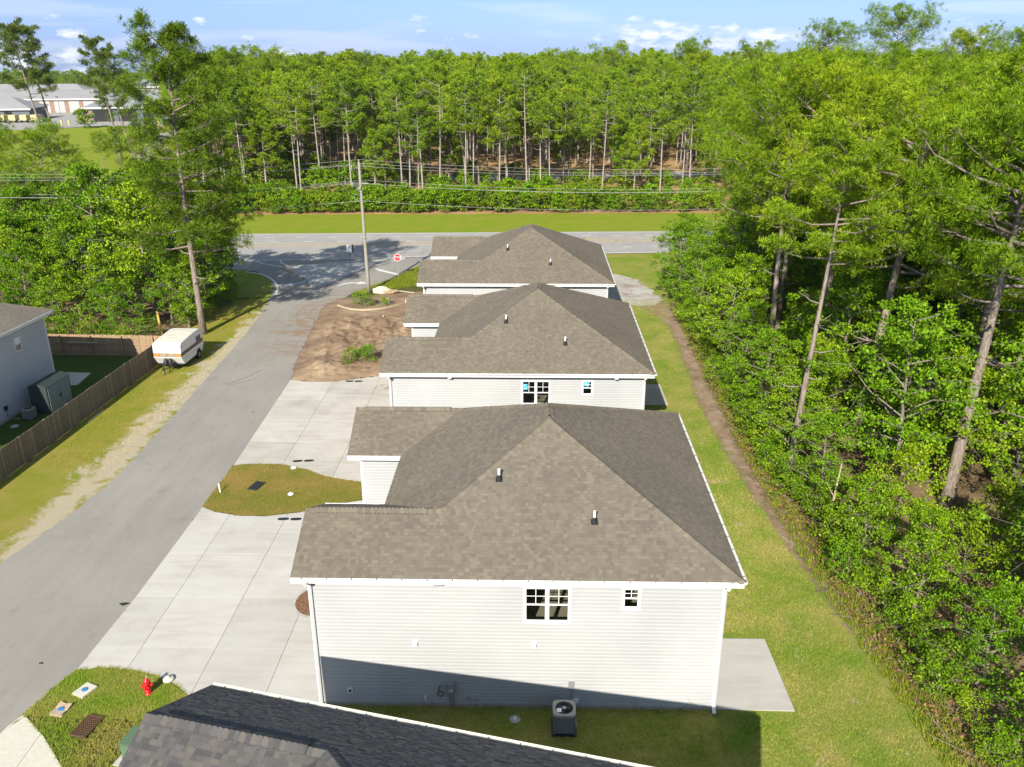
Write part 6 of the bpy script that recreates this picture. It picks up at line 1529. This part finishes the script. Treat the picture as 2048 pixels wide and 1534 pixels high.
# ---- left clump
gl = 'trees on the left of the street'
plant(PINE_TALL[0], 'pine_tree', -25.87, 63.4, 0.1, 1.0, 'big pine with the dark trunk rising behind the camper trailer', 'pine tree', gl)
plant(PINE_TALL[1], 'pine_tree', -27.6, 70.5, 2.1, 0.72, 'second pine close behind the big pine by the camper', 'pine tree', gl)
plant(PINE_NEAR[1], 'pine_tree', -45.0, 79.0, 3.0, 0.80, 'broad pine at the left edge in front of the school lawn', 'pine tree', gl)
plant(PINE_NEAR[2], 'pine_tree', -52.0, 82.0, 1.0, 0.86, 'pine at the far left edge beside the broad one', 'pine tree', gl)
plant(HW_BIG[0], 'hardwood_tree', -34.5, 74.5, 0.4, 1.45, 'tall bright green broadleaf tree left of the big pine', 'tree', gl)
for k, (x, y, p, s, lab) in enumerate(((-29.3, 65.8, HW_BIG[1], 0.78, 'broadleaf tree touching the big pine trunk, behind the yellow post'), (-31.0, 69.5, HW_BIG[0], 0.95, 'dense green tree above the yellow post'), (-34.0, 65.5, HW_BIG[2], 0.85, 'yellow-green tree behind the right part of the back fence'),
        (-37.5, 69.0, HW_BIG[1], 0.95, 'green tree behind the middle of the back fence'), (-40.5, 65.0, HW_BIG[0], 0.85, 'green tree behind the left house roof'), (-43.5, 70.0, HW_BIG[2], 0.95, 'pale green tree at the left edge above the grey-sided house'), (-47.0, 66.0, HW_BIG[0], 0.9, 'dark green tree at the left edge behind the grey-sided house'),
        (-28.3, 69.6, HW_MID[3], 1.05, 'olive bush right of the big pine trunk'), (-27.6, 73.6, HW_MID[3], 0.85, 'small tree at the corner of street and highway'), (-32.0, 61.5, HW_MID[0], 0.9, 'small tree just behind the tan back fence'), (-36.5, 61.8, HW_MID[1], 0.85, 'light green small tree just behind the tan back fence near the house'), (-41.0, 61.0, HW_MID[2], 0.9, 'small tree hidden by the left house roof'),
        (-31.2, 67.2, HW_BIG[2], 1.45, 'tall leafy tree just left of the big pine trunk'), (-36.2, 70.0, HW_BIG[0], 1.50, 'tallest green tree behind the back fence'), (-27.6, 65.0, HW_BIG[2], 0.80, 'bright broadleaf tree left beside the big pine trunk'), (-27.3, 68.0, HW_BIG[0], 1.05, 'tall broadleaf tree right behind the big pine trunk'), (-32.0, 72.5, HW_BIG[1], 1.35, 'tallest broadleaf tree of the left clump, left of the big pine'), (-38.0, 75.5, HW_BIG[1], 0.9, 'tree beside the highway left of the tall bright one'), (-43.0, 75.0, HW_BIG[0], 0.85, 'tree beside the highway below the broad pine'), (-49.0, 73.5, HW_BIG[2], 0.9, 'tree beside the highway at the left edge'), (-31.5, 76.5, HW_MID[0], 1.0, 'small tree by the highway behind the big pine'))):
    plant(p, 'hardwood_tree', x, y, k*1.7, s, lab, 'tree', gl)
for k in range(16):
    x = -27.2-k*1.25+rnd.uniform(-.4, .4); y = (60.6 if k > 1 else 65.5)+rnd.uniform(-.6, .9)
    plant(rnd.choice(SHRUB), 'shrub', x, y, rnd.uniform(0, 6.28), rnd.uniform(0.7, 1.0), 'green shrub in the thicket along the tan back fence', 'shrub', 'shrubs behind the back fence')
for k in range(7):
    plant(rnd.choice(SHRUB), 'shrub', -26.6-rnd.uniform(0, 1.6), 66.5+k*1.25, rnd.uniform(0, 6.28), rnd.uniform(0.5, 0.8), 'shaded shrub at the street edge under the big pine', 'shrub', 'shrubs under the big pine')
for k in range(26):
    x = rnd.uniform(-52, -28); y = rnd.uniform(63, 78) - 0.0
    if x > -31 and y < 66: continue
    side = 'behind the left house roof' if x < -41 else ('behind the back fence' if x < -34 else 'near the big pine')
    kind = rnd.random() < 0.5
    plant(rnd.choice(HW_BIG if kind else HW_MID), 'hardwood_tree', x, y, rnd.uniform(0, 6.28), rnd.uniform(0.9, 1.2), '%s green tree filling the %s of the left thicket %s' % ('large' if kind else 'small', 'front' if y < 68 else ('middle' if y < 73 else 'back'), side), 'tree', gl)
# ---- lone pines on the left skyline
for k, (x, y, s, lab) in enumerate(((-106, 190, 1.06, 'leaning lone pine farthest left against the sky'), (-108, 198, 1.05, 'second lone pine, its trunk crossing the leaning one'), (-85.5, 180, 0.95, 'lone pine with two-tiered crown before the lawn'), (-79, 172, 0.84, 'slender lone pine in front of the grey-roofed building'))):
    plant(PINE_LONE[k % 3], 'pine_tree', x, y, 0.15*k, s, lab, 'pine tree', 'lone pines on the left skyline')
for k, (x, y, s, lab) in enumerate(((-118, 190, 0.62, 'bushy dark pine at the far left below the skyline'), (-112, 178, 0.55, 'dark pine beside the lane at the far left'), (-104, 165, 0.55, 'low pine at the left edge across the highway'), (-72, 150, 0.6, 'dark young pine at the foot of the school lawn'), (-78, 157, 0.5, 'low dark young pine on the school lawn edge'), (-66, 146, 0.62, 'young pine beside the footpath'))):
    plant(PINE_NEAR[k % 4], 'pine_tree', x, y, k, s*0.85, lab, 'pine tree', 'young pines by the school lawn')
plant(HEDGE[0], 'round_bush', -137, 268, 0, 1.5, 'round dark bush alone on the school lawn', 'bush', None)
MB().tube([(-76.0, 166, 0), (-76.6, 166, 7.0)], [0.3, 0.2], 8).build('dead_trunk', 'bark', label='bare broken tree trunk left standing at the lawn edge', cat='dead tree')

# ---- forest across the highway
FOR = []; tries = 0; near = []
gf = 'pines of the forest across the highway'
def forest_ok(x, y): return x > -60-(y-150)*0.42 if y > 150 else x > -58
while tries < 90000 and len(FOR) < 3600:
    tries += 1
    y = 131+(rnd.random()**1.5)*330; x = rnd.uniform(-190, 230)
    if abs(x+5) > 0.66*y+15 or not forest_ok(x, y): continue
    if 148 < y < 166 and -36 < x < 60 and rnd.random() < 0.9: continue
    dmin = (5.2 if 0 < x < 50 and y < 165 else 3.2) if y < 200 else 3.4
    gx, gy = int(x/8), int(y/8)
    if any((x-a)**2+(y-b)**2 < dmin*dmin for a, b in near if abs(a-x) < 4 and abs(b-y) < 4): continue
    near.append((x, y)); FOR.append((x, y))
for px_, py_, Y_, lab in ((1740, 48, 150, 'broad rounded pine standing tallest on the right skyline'), (1605, 72, 175, 'slim pine poking up left of the tallest skyline pine'), (1365, 98, 165, 'dark round-topped pine on the skyline right of the clouds'), (1215, 104, 190, 'round pine on the skyline above the right power lines'), (1120, 112, 200, 'pine rising from the skyline above the farthest house'),
                          (890, 112, 195, 'two-lobed pine on the skyline right of the pole'), (745, 112, 190, 'pine on the skyline straight above the pole'), (660, 116, 190, 'pine on the skyline left of the pole'), (560, 108, 180, 'pine on the skyline between the big pine and the pole'), (500, 106, 170, 'ragged pine top right beside the big pine'), (1870, 84, 140, 'bright green treetop on the right skyline'), (1960, 82, 130, 'rounded pine near the right end of the skyline'), (1480, 100, 185, 'low round pine on the skyline under the clouds')):
    hh = CAM_H+(111-py_)/F_PX*Y_*1.02
    plant((PINE_NEAR+PINE_FOREST)[(px_//7) % 4], 'pine_tree', (px_-1068)/F_PX*Y_*1.0, Y_, px_*0.1, hh/17.3*1.0, lab, 'pine tree', 'pines breaking the skyline')
FOR.sort(key=lambda p: p[1]+0.35*abs(p[0]))
one, many = FOR[:180], FOR[180:]
for x, y in one:
    zone = 'left of the utility pole' if x < -28 else ('behind the utility pole' if x < 0 else ('behind the middle of the power lines' if x < 30 else 'above the woodland on the right'))
    zone = 'at the left end beside the school lawn' if x < -48 else ('between the big pine and the utility pole' if x < -28 else zone)
    zone = zone if x < 0 or x > 15 else 'straight above the house ridges'
    s = rnd.uniform(0.82, 1.12); row = 'first' if y < 142 else ('second' if y < 155 else 'third')
    plant(rnd.choice(PINE_FOREST), 'pine_tree', x, y, rnd.uniform(0, 6.28), s, '%s forest pine in the %s row %s' % ('short' if s < 0.93 else ('tall' if s > 1.02 else 'middling'), row, zone), 'pine tree', gf)
def scatter(name, pts, protos, smin, smax, label, cat, seed):
    pc = bpy.data.collections.new('forest_kinds_'+name)
    for i, (t, c) in enumerate(protos):
        # one joined mesh per kind
        V = np.empty(len(t.vertices)*3, np.float32); t.vertices.foreach_get('co', V); V2 = np.empty(len(c.vertices)*3, np.float32); c.vertices.foreach_get('co', V2)
        n1_ = len(t.vertices); F = [tuple(p.vertices) for p in t.polygons]+[tuple(v+n1_ for v in p.vertices) for p in c.polygons]
        me = bpy.data.meshes.new('forest_kind'); me.from_pydata([tuple(v) for v in np.concatenate([V.reshape(-1, 3), V2.reshape(-1, 3)])], [], F)
        me.materials.append(t.materials[0]); me.materials.append(c.materials[0])
        me.polygons.foreach_set('material_index', [0]*len(t.polygons)+[1]*len(c.polygons)); me.update()
        pc.objects.link(bpy.data.objects.new('forest_kind', me))
    pm = bpy.data.meshes.new(name); pm.from_pydata([(x, y, 0) for x, y in pts], [], []); o = link(name, pm)
    ng = bpy.data.node_groups.new(name, 'GeometryNodeTree'); ng.interface.new_socket('Geometry', in_out='INPUT', socket_type='NodeSocketGeometry'); ng.interface.new_socket('Geometry', in_out='OUTPUT', socket_type='NodeSocketGeometry')
    N, L = ng.nodes, ng.links
    gi, go = N.new('NodeGroupInput'), N.new('NodeGroupOutput'); iop = N.new('GeometryNodeInstanceOnPoints'); ci = N.new('GeometryNodeCollectionInfo')
    ci.inputs['Collection'].default_value = pc; ci.inputs['Separate Children'].default_value = True; ci.inputs['Reset Children'].default_value = True
    iop.inputs['Pick Instance'].default_value = True
    r1 = N.new('FunctionNodeRandomValue'); r1.data_type = 'FLOAT_VECTOR'; r1.inputs[0].default_value = (0, 0, 0); r1.inputs[1].default_value = (0, 0, 6.283); r1.inputs['Seed'].default_value = seed
    r2 = N.new('FunctionNodeRandomValue'); r2.data_type = 'FLOAT'; r2.inputs[2].default_value = smin; r2.inputs[3].default_value = smax; r2.inputs['Seed'].default_value = seed+1
    L.new(gi.outputs[0], iop.inputs['Points']); L.new(ci.outputs[0], iop.inputs['Instance']); L.new(r1.outputs[0], iop.inputs['Rotation']); L.new(r2.outputs[1], iop.inputs['Scale']); L.new(iop.outputs[0], go.inputs[0])
    md = o.modifiers.new('scatter', 'NODES'); md.node_group = ng
    return tag(o, label, cat, None, 'stuff')
scatter('forest', many, PINE_FOREST, 0.84, 1.14, 'unbroken mass of green pine canopy stretching to the horizon', 'forest', 3)
# right woodland canopy beyond and far treeline on the left
far = []
for k in range(520):
    a = rnd.uniform(-0.60, -0.16); d = rnd.uniform(470, 640); far.append((d*math.sin(a)*1.15, d*math.cos(a)))
scatter('far_woods', far, PINE_FOREST[:3], 0.55, 0.82, 'distant band of dark trees behind the school buildings', 'woods', 7)
# hedge along the far roadside
for k in range(132):
    x = -72+(k%74)*1.42+(0.7 if k > 73 else 0)+rnd.uniform(-.5, .5); y = 119.6+0.03*x+(rnd.uniform(-1.0, 1.2) if k < 74 else rnd.uniform(2.0, 5.5))
    if x > 36: continue
    s_h = rnd.uniform(0.58, 0.98)
    zone = 'left of the utility pole' if x < -22 else ('behind the houses' if x < 8 else 'towards the woodland')
    plant(rnd.choice(HEDGE), 'shrub', x, y, rnd.uniform(0, 6.28), s_h, '%s %s-row shrub of the roadside thicket %s' % ('large' if s_h > 0.85 else ('medium' if s_h > 0.7 else 'low'), 'front' if k < 74 else 'back', 'at the far left' if x < -50 else ('between the big pine and the pole' if -36 < x < -16 else ('behind the big pine' if x < -22 else ('behind the houses' if x < 8 else 'towards the woodland')))), 'shrub', 'shrubs along the far roadside')
for k in range(58):
    x = -60+(k%34)*2.6+rnd.uniform(-1, 1); y = 128+rnd.uniform(-1, 14)+(16 if k > 33 else 0)
    zone = 'left of the utility pole' if x < -22 else ('behind the houses' if x < 8 else 'towards the woodland')
    plant(rnd.choice(HEDGE), 'shrub', x, y, rnd.uniform(0, 6.28), rnd.uniform(0.55, 1.0)*(1.35 if x < -25 else 1), 'green sapling %s the pine trunks %s' % ('in front of' if y < 132 else ('among' if y < 143 else 'deep behind'), 'at the far left' if x < -50 else ('behind the big pine' if x < -36 else zone)), 'shrub', 'saplings under the forest pines')
# weeds in the dirt lot
for k, (x, y, s, lab) in enumerate(((-11.6, 56.6, 0.62, 'clump of green weeds nearest the middle house'), (-12.8, 56.0, 0.52, 'clump of green weeds left of the largest clump in the dirt lot'), (-12.2, 57.3, 0.55, 'leafy weed clump on the far side of the dirt lot weeds'), (-15.2, 71.8, 0.55, 'weed clump behind the curved form board at the street'), (-14.3, 71.2, 0.5, 'weed clump beside the curved form board'), (-12.9, 71.6, 0.4, 'small weed clump by the white standpipe'))):
    plant(SHRUB[k % 3], 'weed_clump', x, y, k, s, lab, 'weeds', 'weed clumps in the dirt lot')
# fallen and dead branches at the wood's edge
mb = MB(); rr = random.Random(3)
for k in range(260):
    y = rr.uniform(18, 74); x = np.interp(y, [14, 24, 33, 45, 57, 66, 74], [14.2, 12.8, 12.0, 11.7, 11.8, 12.3, 12.0])+abs(rr.gauss(0, 1.2)); t = rr.uniform(0, 6.28); L = rr.uniform(0.3, 1.5)
    a = Vector((x, y, 0.05)); mb.tube([a, a+Vector((math.cos(t)*L, math.sin(t)*L, rr.uniform(0, 0.5)*L))], [0.022, 0.008], 4)
mb.build('fallen_branches', 'bark_grey', kind='stuff', label='dead sticks scattered along the woodland edge', cat='branches')
for k, (x, y, h_, l) in enumerate(((12.6, 62.5, 5.2, 'slim bare pale trunk standing at the ditch near the farthest house'), (13.4, 34.0, 3.6, 'bare whitish trunk at the woodland edge beside the nearest house'))):
    MB().tube([(x, y, 0), (x+0.05, y, h_*0.5), (x+0.22, y+0.1, h_)], [0.075, 0.06, 0.02], 7).tube([(x+0.05, y, h_*0.55), (x-0.5, y-0.2, h_*0.8)], [0.03, 0.01], 5).build('dead_trunk', 'wood_board', label=l, cat='dead tree')

# ---- grass tufts
def tufts(name, poly, dens, hgt, mat, seed, label, fade=None, z=0.02, bw=0.09):
    rng = np.random.default_rng(seed); xs = [p[0] for p in poly]; ys = [p[1] for p in poly]
    n = int((max(xs)-min(xs))*(max(ys)-min(ys))*dens)
    P = np.stack([rng.uniform(min(xs), max(xs), n), rng.uniform(min(ys), max(ys), n)], 1)
    if fade: P = P[rng.uniform(0, 1, n) < np.interp(P[:, 1], fade[0], fade[1])]
    P = np.array([p for p in P if inside(poly, p[0], p[1])]); n = len(P)
    nb = 4; a = rng.uniform(0, 6.28, (n, nb)); h = hgt*rng.uniform(0.4, 1.25, (n, nb)); lean = rng.uniform(0.4, 1.9, (n, nb))*h
    base = np.concatenate([P, np.full((n, 1), z)], 1)[:, None, :]+np.stack([np.cos(a), np.sin(a), a*0], -1)*0.02
    tip = base+np.stack([np.cos(a)*lean, np.sin(a)*lean, h], -1); w = hgt*bw
    side = np.stack([-np.sin(a), np.cos(a), a*0], -1)*w
    V = np.stack([base-side, base+side, tip], 2).reshape(-1, 3); F = np.arange(n*nb*3).reshape(-1, 3)
    tag(link(name, mesh_np(name, V, [F], [M[mat]])), label, 'grass', None, 'stuff')
grow = lambda P, k: [(sum(p[0] for p in P)/len(P)+(x-sum(p[0] for p in P)/len(P))*k, sum(p[1] for p in P)/len(P)+(y-sum(p[1] for p in P)/len(P))*k) for x, y in P]
tufts('grass', grow(HYD, 1.012), 440, 0.075, 'lush_blade', 1, 'short lush grass round the hydrant', z=0.04)
tufts('grass', grow(ISL, 1.012), 320, 0.06, 'island_lawn_blade', 2, 'dry short grass between the driveways', z=0.04)
tufts('grass', [(6.1, 14), (13.4, 14), (12.5, 20), (12.1, 24), (11.7, 28), (11.3, 33), (10.85, 38), (10.4, 44), (10.3, 50), (10.5, 57), (10.8, 66), (12.2, 74), (6, 74), (6.1, 27), (8.8, 26.6), (8.8, 22.6), (6.1, 22.6)], 300, 0.075, 'lawn_strip_blade', 3, 'lawn strip grass between the houses and the ditch', ([14, 30, 45, 74], [1, 0.8, 0.35, 0.2]))
tufts('grass', [(-8.5, 15), (6.2, 15), (6.2, 22.7), (-7.0, 22.7)], 190, 0.07, 'lawn_blade', 4, 'shaded grass below the nearest house wall')
tufts('grass', [(-26.3, 40), (-22.4, 40), (-22.2, 50), (-22.7, 60), (-23.2, 68), (-25.8, 68), (-26.2, 56)], 90, 0.07, 'verge_blade', 5, 'verge grass between the fence and the street')
tufts('grass', [(12.8, 18), (14.6, 18), (13.8, 24), (12.9, 33), (12.6, 45), (12.6, 57), (12.9, 70), (11.9, 70), (11.7, 57), (11.5, 45), (11.6, 33), (12.3, 24)], 60, 0.20, 'grass_lush', 6, 'rank tall grass along the ditch')
tufts('grass', [(-16.0, 53.4), (-11, 54.1), (-8, 54.4), (-8, 57), (-12, 56.6), (-16.2, 55)], 60, 0.10, 'lawn_blade', 9, 'thin dry grass at the near side of the dirt lot', z=0.05)
tufts('grass', [(-14.2, 76.2), (-9.5, 79), (-8, 81), (-9.8, 90.5), (-11.7, 86.6), (-13.8, 81), (-15.8, 77.2)], 60, 0.22, 'grass_lush', 7, 'tall grass round the stop sign')
tufts('grass', [(-6.6, 22.45), (6.0, 22.45), (6.0, 22.7), (-6.6, 22.7)], 7, 0.55, 'grass_blade', 8, 'tall grass stalks against the nearest house wall', bw=0.02)
rr = np.random.default_rng(5)
n = 3600; yy = rr.uniform(17, 72, n); xx = np.interp(yy, [14, 24, 33, 45, 57, 66, 74], [14.2, 13.0, 12.2, 11.8, 11.9, 12.3, 12.0])+np.abs(rr.normal(0, 1.3, n))-0.3
V, F = leaf_cloud(rr, np.stack([xx, yy, rr.uniform(0.04, 0.5, n)], 1), np.full(n, 0.12), 2, 0.10)
tag(link('dead_leaves', mesh_np('dead_leaves', V, [F], [M['dead_leaf']])), 'rust-brown dead leaves under the woodland edge', 'dead leaves', None, 'stuff')

# ---- thin summer haze
hz = bpy.data.materials.new('haze'); hz.use_nodes = True; nt = hz.node_tree; nt.nodes.clear()
o_ = nt.nodes.new('ShaderNodeOutputMaterial'); pv = nt.nodes.new('ShaderNodeVolumePrincipled')
pv.inputs['Color'].default_value = (0.80, 0.88, 1.0, 1); pv.inputs['Density'].default_value = 0.00006; pv.inputs['Anisotropy'].default_value = 0.0
nt.links.new(pv.outputs[0], o_.inputs['Volume'])
hb = MB().box(-3100, -3100, -60, 3100, 3100, 34).build('haze', hz, kind='stuff')
SC.cycles.volume_bounces = 0
